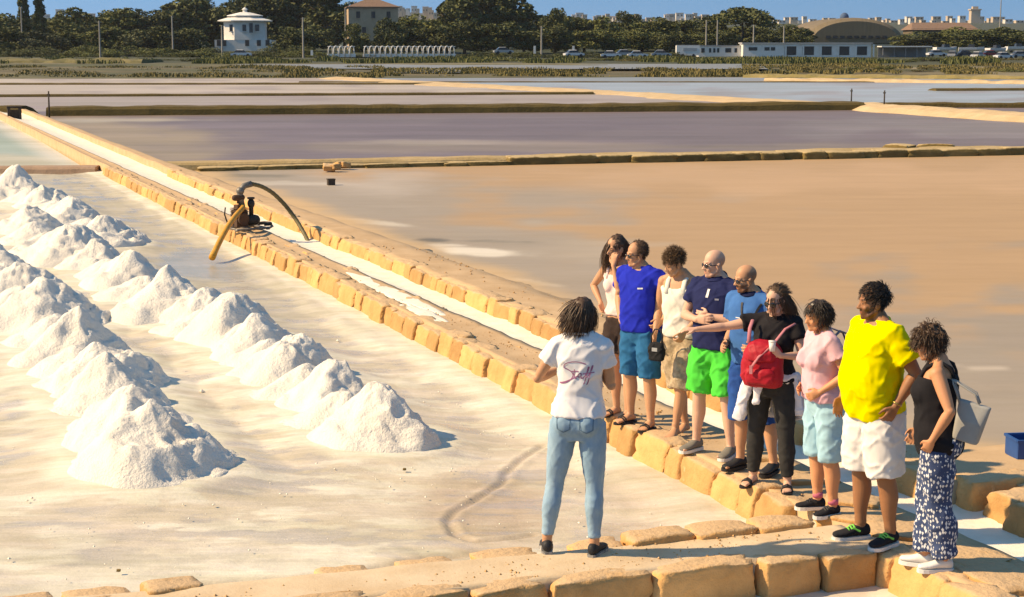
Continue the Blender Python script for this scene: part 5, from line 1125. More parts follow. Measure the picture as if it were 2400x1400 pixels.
belt([(-60, 20, 140, 'broad', 'mid'), (20, 38, 110, 'broad', 'mid'), (130, 40, 110, 'broad', 'mid'), (200, 16, 120, 'broad', 'mid'), (280, 22, 110, 'broad', 'mid'), (350, 16, 120, 'broad', 'dark'), (425, -6, 130, 'tall', 'dark'), (490, -14, 120, 'tall', 'dark'),
      (560, -4, 130, 'broad', 'dark'), (640, -16, 140, 'broad', 'dark'), (700, -18, 130, 'tall', 'dark'), (770, -14, 120, 'tall', 'dark'), (945, 36, 90, 'broad', 'mid'), (1000, 34, 100, 'broad', 'mid'), (1050, 2, 90, 'tall', 'dark'), (1085, -22, 120, 'tall', 'dark'), (1150, -26, 130, 'tall', 'dark'), (1190, -8, 100, 'tall', 'dark')], 470, 500)
belt([(1250, 24, 110, 'broad', 'dark'), (1305, 16, 80, 'broad', 'dark'), (1350, 40, 100, 'broad', 'mid'), (1415, 38, 110, 'broad', 'mid'), (1480, 26, 80, 'broad', 'dark'), (1540, 40, 110, 'broad', 'mid'), (1605, 42, 110, 'broad', 'mid'), (1660, 46, 90, 'broad', 'dark'), (1790, 52, 90, 'broad', 'dark'), (1850, 54, 90, 'broad', 'dark'), (1740, 62, 110, 'broad', 'mid'),
      (2190, 74, 110, 'broad', 'dark'), (2270, 70, 110, 'broad', 'dark'), (2340, 70, 110, 'broad', 'dark'), (2420, 70, 120, 'broad', 'dark'), (2250, 62, 100, 'broad', 'mid'), (2370, 62, 100, 'broad', 'mid')], 455, 500)
for px, yt, lab in [(58, -40, 'slim dark cypress, left of the two at the photo edge'), (93, -24, 'slim dark cypress, right of the two at the photo edge')]: tree(px, yt, 26, 462, 'cypress', 'dark', lab)
tree(1735, 6, 135, 448, 'pine', 'dark', 'large flat-topped umbrella pine standing above the garage building')
# second layer in front: lower trees and big shrubs
belt([(20, 62, 100, 'broad', 'mid'), (95, 70, 100, 'broad', 'pale'), (165, 66, 110, 'broad', 'mid'), (240, 60, 110, 'broad', 'mid'), (310, 68, 100, 'broad', 'pale'), (385, 60, 110, 'broad', 'dark'), (450, 64, 90, 'broad', 'dark'), (680, 60, 90, 'broad', 'dark'), (735, 58, 90, 'broad', 'dark'), (955, 66, 90, 'broad', 'dark'), (905, 74, 70, 'broad', 'dark'), (850, 78, 56, 'broad', 'mid'), (828, 56, 50, 'broad', 'dark'), (920, 40, 70, 'broad', 'dark'), (930, 50, 60, 'broad', 'mid'), (1015, 58, 90, 'broad', 'dark'), (1090, 48, 110, 'broad', 'dark'), (1160, 50, 110, 'broad', 'dark'), (1230, 60, 100, 'broad', 'dark'), (1300, 62, 90, 'broad', 'dark'), (1370, 68, 100, 'broad', 'mid'), (1440, 70, 90, 'broad', 'mid'), (1505, 66, 100, 'broad', 'mid'), (1570, 72, 80, 'broad', 'dark'), (1630, 74, 90, 'broad', 'mid'), (1690, 70, 90, 'broad', 'dark'), (1800, 72, 90, 'broad', 'dark'), (1870, 78, 70, 'broad', 'dark')], 425, 440)
def shrubs(L, D0, D1, leaf, lab, grp):
    for px, yt, wp in L: tree(px, yt, wp, RT.uniform(D0, D1), 'shrub', leaf if isinstance(leaf, str) else RT.choice(leaf), lab + ' ' + zone(px), grp, 'shrub')
SKY_L = np.array([(-80, 24), (0, 30), (150, 36), (200, 20), (330, 16), (390, 2), (500, -4), (640, -10), (800, -6), (830, 34), (930, 38), (1035, 34), (1050, -4), (1200, -8), (1225, 28), (1330, 22), (1360, 44), (1680, 47), (1800, 56), (1890, 66), (1910, 84), (2120, 84), (2140, 72), (2480, 66)])
belt([(x + RT.uniform(-8, 8), float(np.interp(x, SKY_L[:, 0], SKY_L[:, 1])) + RT.uniform(0, 12), RT.uniform(70, 100), 'broad', RT.choice(['dark', 'dark', 'mid'])) for x in range(-70, 2470, 46) if not 1895 < x < 2120 and not 835 < x < 925], 505, 545)
G1 = 'low shrubs along the far shore'
shrubs([(x + RT.uniform(-12, 12), 96 + RT.uniform(-6, 10), 75) for x in range(-20, 760, 34) if not 490 < x < 650], 385, 410, ['dark', 'mid', 'mid'], 'low dark green shrub', G1)
shrubs([(x + RT.uniform(-14, 14), 114 + RT.uniform(-4, 8), 70) for x in range(-10, 1600, 40)], 374, 382, ['dark', 'dark', 'mid'], 'low dense shore shrub', G1)
shrubs([(x + RT.uniform(-14, 14), 130 + RT.uniform(-3, 6), 80) for x in range(-10, 2450, 66)], 300, 330, ['mid', 'dark', 'dry'], 'low scrub bush', G1)
shrubs([(x + RT.uniform(-12, 12), 158 + RT.uniform(-10, 8), RT.uniform(40, 80)) for x in range(1750, 2440, 27)], 200, 240, ['dry', 'mid', 'dry'], 'dry yellow bush', 'dry bushes on the grassy bank')
shrubs([(x + RT.uniform(-20, 20), 159 + RT.uniform(-3, 5), 70) for x in range(880, 1760, 62)], 215, 235, ['dry', 'dark', 'mid'], 'flat marsh scrub', 'marsh scrub in front of the canal')
shrubs([(x + RT.uniform(-20, 20), 160 + RT.uniform(-3, 6), 80) for x in range(0, 880, 76)], 205, 230, ['dry', 'dry', 'mid'], 'dry marsh scrub', 'marsh scrub in front of the canal')

M_WALLW = mat('white render', (.74, .71, .66), (.66, .62, .56), scale=.8, rough=.9)
M_WALLT = mat('tan plaster', (.46, .33, .22), (.38, .27, .175), scale=.8, rough=.9)
M_ROOFT = mat('brown tile roof', (.24, .15, .10), (.18, .11, .075), scale=2, rough=.9, bump=.4, bscale=5)
M_GLASSD = mat('dark window glass', (.025, .026, .028), (.035, .035, .036), rough=.15, spec=.5)
M_DOORD = mat('dark shutter', (.05, .045, .045), (.07, .06, .055), rough=.6)
M_METAL = mat('grey metal', (.30, .30, .30), (.24, .24, .25), rough=.5, metal=.3)
M_POLE = mat('weathered pole', (.34, .31, .27), (.27, .25, .22), scale=2, rough=.9)
M_WOOD = mat('dark wet timber', (.075, .055, .04), (.05, .038, .03), scale=6, rough=.9)
def m_px(D): return D / 4045.
def house_at(px, D): p = P(px, 100, D); return (p[0], D)
# white two-storey house with a lantern roof
D = 440; x, y = house_at(570, D); k = m_px(D); zb = float(P(0, 102, D)[2])
h = thing('house', (x, y, zb), 0, 'white two-storey house with octagonal upper floor and small lantern roof', 'house')
hh = 62 * k
MB().box((0, 4, -1.5), (14.6, 8, 4.8)).build('lower_wall', M_WALLW, h)
pl = [(math.cos(a) * 5.7, 4 + math.sin(a) * 4.4) for a in np.linspace(0, 2 * math.pi, 9)[:-1] + math.pi / 8]
MB().prism(pl, .9, hh * .92).build('upper_wall', M_WALLW, h)
r1 = MB(); r1.rings([np.array([(p[0] * f, 4 + (p[1] - 4) * f, z) for p in pl]) for f, z in [(1.02, hh * .80), (1.28, hh * .83), (1.28, hh * .86), (.80, hh * .97)]]); rf = r1.build('roof', M_WALLW, h)
r1 = MB(); r1.rings([np.array([(p[0] * f, 4 + (p[1] - 4) * f, z) for p in pl]) for f, z in [(.66, hh * .94), (.66, hh * 1.01), (.84, hh * 1.02), (.84, hh * 1.05), (.22, hh * 1.17)]]); r1.build('upper_roof', M_WALLW, rf)
m_ = MB(); m_.tube([(0, 4, hh * 1.14), (0, 4, hh * 1.27)], [.6, .55], 8); m_.tube([(0, 4, hh * 1.27), (0, 4, hh * 1.36)], [.85, .1], 8); m_.build('lantern', M_WALLW, rf)
for xx, zz, ww, hg in [(-3.0, 3.9, .9, 1.7), (.4, 3.9, .9, 1.7), (2.1, 3.9, .9, 2.4), (3.6, 3.9, .9, 1.7)]:
    yy = -.05 if abs(xx) < 2.2 else .5
    w_ = MB().box((xx, yy, zz), (ww, .5, hg)).build('window', M_GLASSD, h); MB().box((xx, yy - .27, zz - hg / 2 - .1), (ww + .3, .3, .15)).build('sill', M_WALLW, w_)
for xx in (-6.2, -4.8, 1.0, 4.0, 6.2): MB().box((xx, -.02, .1), (1.0, .2, 1.5)).build('door', M_DOORD, h)
# tan house with hipped roof
D = 455; x, y = house_at(876, D); k = m_px(D); zb = float(P(0, 98, D)[2])
h = thing('house', (x, y, zb), .15, 'tan plastered house with brown hipped roof among dark trees', 'house')
MB().box((0, 5, 3.2), (13.0, 9, 11.4)).build('wall', M_WALLT, h)
r1 = MB(); r1.rings([np.array([(-7, -.1, 8.9), (7, -.1, 8.9), (7, 10, 8.9), (-7, 10, 8.9)]), np.array([(-7, -.1, 9.1), (7, -.1, 9.1), (7, 10, 9.1), (-7, 10, 9.1)]), np.array([(-1.5, 4.8, 11.2), (1.5, 4.8, 11.2), (1.5, 5.2, 11.2), (-1.5, 5.2, 11.2)])]); r1.build('roof', M_ROOFT, h)
for xx, zz, ww, hg in [(.0, 7.0, 1.0, 1.7), (-4, 7.0, 1.0, 1.7), (4.0, 7.0, 1.0, 1.7), (-6.0, 3.2, .8, 3.0), (1.5, .2, 1.4, 3.), (-2.5, 3., 1., 1.6)]:
    w_ = MB().box((xx, .48, zz), (ww, .14, hg)).build('window', M_DOORD, h); MB().box((xx, .42, zz - hg / 2 - .08), (ww + .3, .2, .14)).build('sill', M_WALLT, w_)
# domed hall and second roof
M_DOME = mat('brown metal roof', (.20, .15, .088), (.155, .115, .068), scale=.5, rough=.75, stretch=(3, .2, .2))
D = 560; x, y = house_at(2005, D); k = m_px(D); zb = float(P(0, 104, D)[2])
h = thing('sports_hall', (x, y, zb), 0, 'large hall with low curved brown roof behind the garage building', 'hall')
Wd = 118 * k; Hh = 62 * k; prof_ = [(math.cos(a) * Wd, math.sin(a) ** .8 * Hh) for a in np.linspace(0, math.pi, 33)]
mb = MB(); mb.rings([np.array([(px_ * s_, yy_, pz_ * s_) for px_, pz_ in prof_]) for s_, yy_ in [(.86, 0), (.97, 2.), (1.0, 7), (1.0, 42)]]); mb.build('roof', M_DOME, h)
fr = MB()
fr.prism([(-Wd * .95, 0), (Wd * .95, 0), (Wd * .95, 40), (-Wd * .95, 40)], -4, .3); fr.build('wall', mat('beige wall', (.48, .37, .23), (.40, .30, .18), scale=.4, rough=.9), h)
for i in range(9): MB().box((-Wd * .55 + i * Wd * .14, -.0 + .1, Hh * .27), (Wd * .09, 1.2, Hh * .10)).build('window', M_GLASSD, h)
mb = MB(); mb.ell((0, 20, Hh + .3), (1.5, 1.5, 1.6)); mb.build('skylight', mat('blue plastic', (.08, .13, .22)), h)
x, y = house_at(2215, D); h = thing('warehouse', (x, y, zb), 0, 'long low warehouse with reddish brown pitched roof at right of the hall', 'warehouse')
MB().box((0, 8, 1.5), (150 * k, 14, 7)).build('wall', mat('dull brown wall', (.16, .13, .09), (.12, .10, .07), scale=.5), h)
mb = MB(); mb.rings([np.array([(-80 * k, .0, 4.6), (80 * k, .0, 4.6), (80 * k, 16, 4.6), (-80 * k, 16, 4.6)]), np.array([(-66 * k, 7.5, 7.0), (66 * k, 7.5, 7.0), (66 * k, 8.5, 7.0), (-66 * k, 8.5, 7.0)])]); mb.build('roof', M_ROOFT, h)
for i in range(6): MB().box((-60 * k + i * 24 * k, .9, 2.2), (1.6, .3, 1.8)).build('window', M_GLASSD, h)
# long white garage building
D = 385; k = m_px(D); x, y = house_at(1880, D); zb = float(P(0, 133, D)[2])
g_ = thing('garage_building', (x, y, zb), 0, 'long white building with five dark garage doors and flat roof', 'building')
X0, X1 = (1742 - 1880) * k, (2042 - 1880) * k; Hh = 30 * k
MB().box(((X0 + X1) / 2, 3, Hh / 2 - .4), (X1 - X0, 6, Hh + .8)).build('wall', M_WALLW, g_)
MB().box(((X0 + X1) / 2, 2.9, Hh + .12), (X1 - X0 + .6, 6.6, .22)).build('roof', mat('grey roof edge', (.5, .48, .45), (.42, .40, .38)), g_)
for i in range(5):
    xx = (1853 + i * 41.5 - 1880) * k; d_ = MB().box((xx, -.0, Hh * .45), (27 * k, .12, Hh * .66)).build('garage_door', M_DOORD, g_)
    MB().box((xx, -.05, Hh * .82), (30 * k, .3, .14)).build('lintel', M_WALLW, d_)
for px_, ww, z_ in [(1765, 20, .6), (1798, 12, .6), (1812, 10, .6)]: MB().box(((px_ - 1880) * k, -.0, Hh * z_), (ww * k, .12, Hh * .26)).build('window', M_GLASSD, g_)
for i in range(6): MB().box(((1842 + i * 41.2 - 1880) * k, -.08, Hh * .46), (.34, .2, Hh * .98)).build('pilaster', M_WALLW, g_)
x, y = house_at(1690, D + 3); g2 = thing('shed', (x, y, zb), 0, 'low white annex with small dark windows joined left of the garages', 'shed')
MB().box((0, 3, Hh * .36), (104 * k, 5, Hh * .92)).build('wall', M_WALLW, g2); MB().box((0, 3, Hh * .84), (106 * k, 5.4, .2)).build('roof', M_METAL, g2)
for px_, ww in [(-42, 8), (-25, 5), (-15, 5), (-6, 5), (18, 14), (36, 6)]: MB().box((px_ * k, .46, Hh * .48), (ww * k, .12, Hh * .34)).build('window', M_GLASSD, g2)
x, y = house_at(1612, D - 4); cv = thing('caravan', (x, y, zb), 0, 'white caravan body parked at the left end of the annex', 'caravan')
MB().box((0, 0, 1.35), (54 * k, 2.2, 2.2)).build('body', M_WALLW, cv); MB().box((0, 0, 2.5), (52 * k, 2.0, .14)).build('roof', M_METAL, cv)
for xx in (-1.2, 1.2):
    m_ = MB(); m_.tube([(xx, -.9, .3), (xx, -1.15, .3)], .32, 14); m_.build('wheel', M_BLACK, cv)
MB().box((.4, -1.11, 1.6), (3.0, .06, .7)).build('window', mat('pale glass', (.42, .43, .43), rough=.2), cv)
x, y = house_at(2125, D + 6); g3 = thing('shed', (x, y, zb), 0, 'low grey shelter with pale roof right of the garages', 'shed')
MB().box((0, 2, 2.2), (120 * k, 5, .25)).build('roof', M_WALLW, g3); MB().box((0, 4.4, .9), (116 * k, .2, 2.6)).build('wall', M_METAL, g3)
for i in range(5): MB().tube([((-55 + i * 27) * k, .2, -.6), ((-55 + i * 27) * k, .2, 2.1)], .09, 6).build('post', M_METAL, g3)
# arched white fences
D = 372; k = m_px(D)
for x0, n_, lab in [(768, 5, 'short white fence of five arches'), (852, 17, 'long white fence of repeated arches in front of dark trees')]:
    zb = float(P(0, 133, D)[2]); w0 = 12.6 * k; x, y = house_at(x0, D); f_ = thing('arched_fence', (x, y, zb), 0, lab, 'fence')
    a = np.linspace(math.pi * 1.0, 0, 10); am = MB(); hgt = 24 * k
    am.tube([(-w0 * .42, 0, 0)] + [(math.cos(t) * w0 * .42 , 0, hgt * .62 + math.sin(t) * hgt * .38) for t in a] + [(w0 * .42, 0, 0)], .13, 6); ame = am.mesh('arch', True); ame.materials.append(M_WALLW)
    for i in range(n_):
        o = bpy.data.objects.new('arch', ame); COL.objects.link(o); o.parent = f_; o.location = ((i + .5) * w0, 0, 0); o.rotation_euler = (0, 0, .5)
    MB().box((n_ * w0 / 2, .0, .25), (n_ * w0 + .4, .3, .7)).build('plinth', M_WALLW, f_); MB().box((n_ * w0 / 2, .25, hgt * .97), (n_ * w0 + .2, .12, .14)).build('rail', M_WALLW, f_)
# utility poles
for px, yt, yb, D, lab in [(52, 18, 92, 430, 'pale utility pole beside the two cypresses'), (235, 50, 128, 370, 'thin utility pole among shrubs at the left'), (405, 38, 104, 420, 'pale wooden utility pole left of the white house'), (521, 60, 122, 380, 'thin pole at the left corner of the white house'), (711, 42, 128, 372, 'pale utility pole right of the white house'), (1269, 62, 124, 378, 'pale utility pole right of the tall clump'),
                           (1655, 48, 100, 425, 'pale pole, left of the pair beside the umbrella pine'), (1681, 48, 98, 425, 'pale pole under the left edge of the umbrella pine'), (1766, 60, 98, 425, 'pale pole right of the umbrella pine'), (810, 20, 80, 435, 'white pole at the left corner of the tan house'), (1837, 62, 98, 425, 'thin pale pole left of the domed hall'), (2344, -10, 60, 520, 'thin tall mast at the far right against the sky')]:
    p = P(px, yb, D); o = thing('utility_pole', p, 0, lab, 'pole'); hp2 = (yb - yt) * m_px(D)
    m_ = MB(); m_.tube([(0, 0, -1.5), (0, 0, hp2)], [.22, .15] if yt > 0 else [.25, .1], 8); m_.build('shaft', M_POLE, o)
    if 'utility' in lab: MB().box((0, 0, hp2 - .3), (.9, .10, .10)).build('crossarm', M_POLE, o)
# cars and boats on the far road
def car_parts(body_m):
    mb = MB(); mb.rings([np.array([(x, yv * .86, z) for x, z in [(-2.1, .35), (-2.15, .75), (-1.2, .92), (1.25, .92), (2.05, .78), (2.1, .35)]]) for yv in (-.92, -.98, .98, .92)]); a_ = mb.mesh('body', False)
    mb = MB(); mb.rings([np.array([(-1.5, -.80, .9), (1.1, -.80, .9), (1.1, .80, .9), (-1.5, .80, .9)]), np.array([(-1.0, -.66, 1.4), (.45, -.66, 1.4), (.45, .66, 1.4), (-1.0, .66, 1.4)])]); b_ = mb.mesh('window')
    mb = MB(); mb.rings([np.array([(-1.02, -.68, 1.40), (.47, -.68, 1.40), (.47, .68, 1.40), (-1.02, .68, 1.40)]), np.array([(-.85, -.55, 1.48), (.3, -.55, 1.48), (.3, .55, 1.48), (-.85, .55, 1.48)])]); r_ = mb.mesh('roof')
    mb = MB(); mb.tube([(0, -.08, 0), (0, .08, 0)], .32, 14); w_ = mb.mesh('wheel')
    for m2, mm in ((b_, M_GLASSD), (w_, M_BLACK)): m2.materials.append(mm)
    return a_, b_, r_, w_
CP = car_parts(None); PAINT = {'white': mat('white car paint', (.72, .72, .72), rough=.3, spec=.5), 'silver': mat('silver car paint', (.40, .41, .42), rough=.3, spec=.5), 'dark': mat('dark car paint', (.04, .045, .06), rough=.3, spec=.5), 'red': mat('red car paint', (.32, .03, .03), rough=.3, spec=.5)}
BODY = {}
for cn, mm in PAINT.items():
    BODY[cn] = []
    for me in (CP[0], CP[2]): q = me.copy(); q.materials.append(mm); BODY[cn].append(q)
def car(px, yb, D, cn, rz, lab):
    p = P(px, yb, D); o = thing('parked_car', p, rz, lab, 'car', 'cars parked along the far shore')
    for n_, me, loc in [('body', BODY[cn][0], (0, 0, 0)), ('window', CP[1], (0, 0, 0)), ('roof', BODY[cn][1], (0, 0, 0))] + [('wheel', CP[3], (x, y, .32)) for x in (-1.3, 1.3) for y in (-.8, .8)]:
        c = bpy.data.objects.new(n_, me); COL.objects.link(c); c.parent = o; c.location = loc
for a in [(566, 134, 350, 'white', .1, 'white car below the white house'), (1180, 127, 368, 'silver', .2, 'silver car right of the long arched fence'), (1345, 134, 360, 'white', .3, 'white car left of the shrubs by the pale posts'), (1432, 136, 355, 'white', .0, 'white car nearest the caravan group, leftmost of four'), (1464, 133, 362, 'silver', .2, 'silver car second of the four left of the caravan'), (1495, 136, 358, 'white', .1, 'white car third of the four left of the caravan'), (1550, 134, 360, 'silver', .0, 'silver car just left of the caravan'),
          (2195, 133, 372, 'white', .2, 'white car right of the grey shelter'), (2232, 136, 366, 'silver', 1.2, 'silver car turned end-on right of the shelter'), (2262, 134, 372, 'dark', .1, 'dark car in the right-hand parking area'), (2292, 138, 362, 'white', .9, 'white car turned sideways in the right-hand parking area'), (2322, 134, 370, 'red', .1, 'red car in the right-hand parking area'), (2352, 139, 360, 'white', .4, 'white car near the right photo edge'), (2390, 136, 366, 'silver', .2, 'silver car at the right photo edge')]: car(*a)
M_HULL = mat('white gelcoat', (.70, .69, .67), (.62, .61, .60), rough=.4)
def boat(px, yb, D, rz, lab):
    p = P(px, yb, D); o = thing('boat', p, rz, lab, 'boat', 'boats laid up at the far right')
    mb = MB(); mb.rings([np.array([(-2.6, -.9 * f, z), (1.2, -1.0 * f, z), (2.9 * (.8 + .2 * f), 0, z + .15), (1.2, 1.0 * f, z), (-2.6, .9 * f, z)]) for f, z in [(.35, .3), (.85, .7), (1.0, 1.2)]]); mb.build('hull', M_HULL, o)
    MB().box((.1, 0, 1.5), (1.5, 1.2, .7), taper=.8).build('cabin', M_GLASSD, o); m_ = MB(); m_.box((-1.5, 0, .1), (.2, 1.4, .5)); m_.build('cradle', M_WOOD, o)
for a in [(2215, 124, 378, .3, 'white boat on land left of the pale mast'), (2275, 124, 380, -.2, 'white boat on land in the middle of the yard'), (2335, 126, 376, .5, 'white boat on land near the right edge'), (2385, 122, 384, .1, 'white boat on land furthest right')]: boat(*a)
# small pale posts by the road
for px, yt, yb, lab in [(1253, 108, 126, 'short white post near the silver car'), (1344, 108, 126, 'short white post by the white car'), (731, 118, 130, 'short white post left of the small arched fence')]:
    p = P(px, yb, 365); hh = (yb - yt) * m_px(365); o = tag(MB().box((0, 0, hh / 2), (.5, .4, hh), taper=.9).build('post', M_WALLW), lab, 'post'); o.location = tuple(p)
# reeds and grass on the marsh edge: nobody could count the blades
def blades(name, rects, h0, h1, wd, m, lab=None):
    V = []; F = []
    for (xa, xb, ya, yb, z0, n) in rects:
        for _ in range(n):
            px_, py_ = RT.uniform(xa, xb), RT.uniform(ya, yb); q = at(px_, py_, z0); nn = vnoise(np.array([[px_ / 70, py_ / 3, 5.]]))[0]
            if nn < -.12: continue
            q[2] = float(terrain_z(q[1])) - .05; h = RT.uniform(h0, h1) * (.6 + .6 * nn); a = RT.uniform(0, 3.14); dx, dy = math.cos(a) * wd, math.sin(a) * wd; lx, ly = RT.uniform(-.3, .3) * h, RT.uniform(-.3, .3) * h; k = len(V)
            V += [(q[0] - dx, q[1] - dy, q[2]), (q[0] + dx, q[1] + dy, q[2]), (q[0] + dx * .5 + lx, q[1] + dy * .5 + ly, q[2] + h), (q[0] - dx * .5 + lx, q[1] - dy * .5 + ly, q[2] + h)]; F.append((k, k + 1, k + 2, k + 3))
    me = bpy.data.meshes.new(name); me.from_pydata([tuple(v) for v in V], [], F); me.update(); o = link(name, me, m); o['kind'] = 'stuff'; return o
blades('reeds', [(-60, 2460, 141, 150, -.1, 26000)], .5, 1.1, .13, M_LEAF['mid'])
blades('grass', [(-60, 900, 158, 178, -.1, 20000), (850, 1790, 163, 176, -.1, 16000), (1740, 2460, 152, 172, -.1, 18000)], .2, .5, .09, M_LEAF['dry'])
# distant town on the ridge
RH = random.Random(3); M_TOWN = [mat('far white wall', (.66, .60, .53), (.58, .52, .45), scale=.05, rough=.9), mat('far ochre wall', (.52, .41, .30), (.46, .36, .26), scale=.05, rough=.9)]
def far_house(px, yt, wp, D):
    z = float(terrain_z(D)) - 1; p = P(px, yt, D); p[2] = max(p[2], z + 4); wd = wp * m_px(D); o = thing('house', (p[0], D, z), 0, 'small pale house of the distant town ' + ('at the far left' if px < 500 else 'left of the tall clump' if px < 1040 else 'between tall clump and umbrella pine' if px < 1700 else 'above the hall at right'), 'house', 'houses of the distant town on the ridge')
    h_ = max(3, p[2] - z); MB().box((0, 0, h_ / 2 - 3), (wd, 10, h_ + 6)).build('wall', RH.choice(M_TOWN), o); MB().box((0, 0, h_ + .15), (wd + .6, 10.6, .5)).build('roof', RH.choice(M_TOWN), o)
    if wp > 9:
        for i in range(2): MB().box((-wd * .25 + i * wd * .5, -5, h_ * .8), (wd * .18, .3, 2)).build('window', M_GLASSD, o)
for i in range(26): far_house(920 + i * 5.2 + RH.uniform(-3, 3), RH.uniform(14, 32), RH.uniform(6, 14), RH.uniform(1850, 2250))
for i in range(48): far_house(1225 + i * 9.8 + RH.uniform(-5, 5), RH.uniform(30, 46), RH.uniform(8, 18), RH.uniform(1850, 2250))
for i in range(46): far_house(1790 + i * 14 + RH.uniform(-6, 6), RH.uniform(38, 52), RH.uniform(8, 20), RH.uniform(1850, 2250))
for i in range(7): far_house(110 + i * 34 + RH.uniform(-6, 6), RH.uniform(22, 36), RH.uniform(7, 16), RH.uniform(1850, 2200))
p = P(2284, 45, 1900); o = thing('tower', (p[0], 1900, float(terrain_z(1900))), 0, 'pale square tower rising above the distant town at right', 'tower'); z1 = float(P(0, 24, 1900)[2]) - o.location.z
MB().box((0, 0, z1 / 2 - 5), (10, 10, z1 + 10)).build('shaft', M_TOWN[1], o); MB().box((0, 0, z1 + .5), (12, 12, 1.4)).build('parapet', M_TOWN[1], o); MB().box((0, 0, z1 + 2.4), (6, 6, 3)).build('turret', M_TOWN[1], o)

# ------------------------------------------------------------------ middle distance: pump, posts, crate, sluice
p = at(578, 541, 0); D = p[1]; k = m_px(D)
pu = thing('water_pump', p, ANG + .3, 'rusty motor pump with orange hose and long dark arched hose on the dyke', 'pump')
def loc(px, py, dy=0.): # point at the pump's distance, in its local frame
    q = P(px, py, D + dy); q = q - p; a = -(ANG + .3); return np.array([q[0] * math.cos(a) - q[1] * math.sin(a), q[0] * math.sin(a) + q[1] * math.cos(a), q[2]])
M_RUST = mat('rusty iron', (.075, .045, .03), (.12, .062, .032), scale=16, rough=.8, bump=.4, bscale=60, space='obj'); M_IRON = mat('dark greasy iron', (.028, .024, .02), (.05, .042, .034), scale=14, rough=.6, space='obj'); M_PIPE = mat('grey steel pipe', (.22, .20, .17), (.15, .13, .11), scale=12, rough=.5, metal=.4, space='obj')
mb = MB()
for yy in (-.22, .22): mb.tube([(-.32, yy, .05), (.34, yy, .05), (.40, yy, .08)], .022, 8)
for xx in (-.28, .0, .28): mb.tube([(xx, -.22, .05), (xx, .22, .05)], .02, 8)
for xx in (-.3, .3):
    mb.tube([(xx, -.22, .02), (xx, -.22, .06)], .035, 8); mb.tube([(xx, .22, .02), (xx, .22, .06)], .035, 8)
mb.build('base_frame', M_PIPE, pu, True)
mb = MB(); mb.box((-.12, .02, .22), (.22, .20, .28)); mb.box((-.12, .02, .40), (.15, .14, .12)); 
for i in range(6): mb.box((-.12, .02, .26 + i * .028), (.25, .23, .010))
mb.tube([(-.12, -.08, .22), (-.12, -.14, .22)], .10, 18); mb.build('engine', M_RUST, pu)
mb = MB(); mb.tube([(-.19, .05, .58), (-.05, .05, .58)], .055, 14, rnd=True); mb.tube([(-.12, .05, .48), (-.12, .05, .60)], .03, 8); mb.build('fuel_tank', M_RUST, pu, True)
mb = MB(); mb.tube([(.06, 0, .18), (.17, 0, .18)], .095, 18, rnd=True); mb.tube([(.10, 0, .24), (.10, 0, .56)], .04, 12); mb.ell((.10, 0, .47), (.065, .065, .085)); mb.tube([(.10, 0, .55), (.10, 0, .58)], .065, 12); mb.build('pump_housing', M_IRON, pu, True)
mb = MB(); mb.tube([(-.30, .1, .1), (-.36, .12, .3), (-.34, .12, .42)], .014, 6); mb.build('handle', M_IRON, pu, True)
mb = MB(); mb.tube([(.30, -.1, .10), (.42, -.12, .10), (.48, 0, .10), (.42, .12, .10), (.30, .1, .10)], .03, 8); mb.build('skid', M_IRON, pu, True)
c_ = [loc(*q) for q in [(567, 482, 0), (562, 462, 0), (563, 448, .0), (572, 436, .05), (590, 431, .1)]]
mb = MB(); mb.tube(c_, .055, 12); mb.ell(c_[2], (.07, .07, .07)); mb.build('elbow_pipe', M_PIPE, pu, True)
hs_ = [loc(*q) for q in [(588, 431, .1), (612, 436, .3), (640, 452, .6), (668, 480, .8), (692, 512, .8), (712, 545, .6), (728, 578, .2)]]
hh = np.array(hs_); tt = np.linspace(0, 1, len(hh)); ti = np.linspace(0, 1, 40); hh = np.stack([np.interp(ti, tt, hh[:, i]) for i in range(3)], 1)
for _ in range(6): hh[1:-1] = (hh[:-2] + 2 * hh[1:-1] + hh[2:]) / 4
mb = MB(); mb.tube(hh, [.035 + .004 * (i % 2) for i in range(40)], 12); mb.build('suction_hose', mat('olive rubber hose', (.16, .135, .06), (.11, .09, .04), rough=.55, space='obj', scale=10), pu, True)
e_ = at(497, 604, -.20); q = e_ - p; a = -(ANG + .3); el_ = np.array([q[0] * math.cos(a) - q[1] * math.sin(a), q[0] * math.sin(a) + q[1] * math.cos(a), q[2]])
st_ = loc(571, 486, -.1); hh = [loc(566, 482, 0), st_] + [st_ * (1 - k) + el_ * k + np.array([0, 0, .10 * math.sin(math.pi * k)]) for k in (.25, .5, .75, 1.)]
hh = np.array(hh); tt = np.linspace(0, 1, len(hh)); ti = np.linspace(0, 1, 30); hh = np.stack([np.interp(ti, tt, hh[:, i]) for i in range(3)], 1)
for _ in range(3): hh[1:-1] = (hh[:-2] + 2 * hh[1:-1] + hh[2:]) / 4
mb = MB(); mb.tube(hh, np.linspace(.043, .050, 30) * np.where(np.arange(30) > 27, 1.15, 1), 12); mb.build('discharge_hose', mat('orange rubber hose', (.68, .34, .05), (.56, .26, .035), rough=.55, space='obj', scale=8), pu, True)
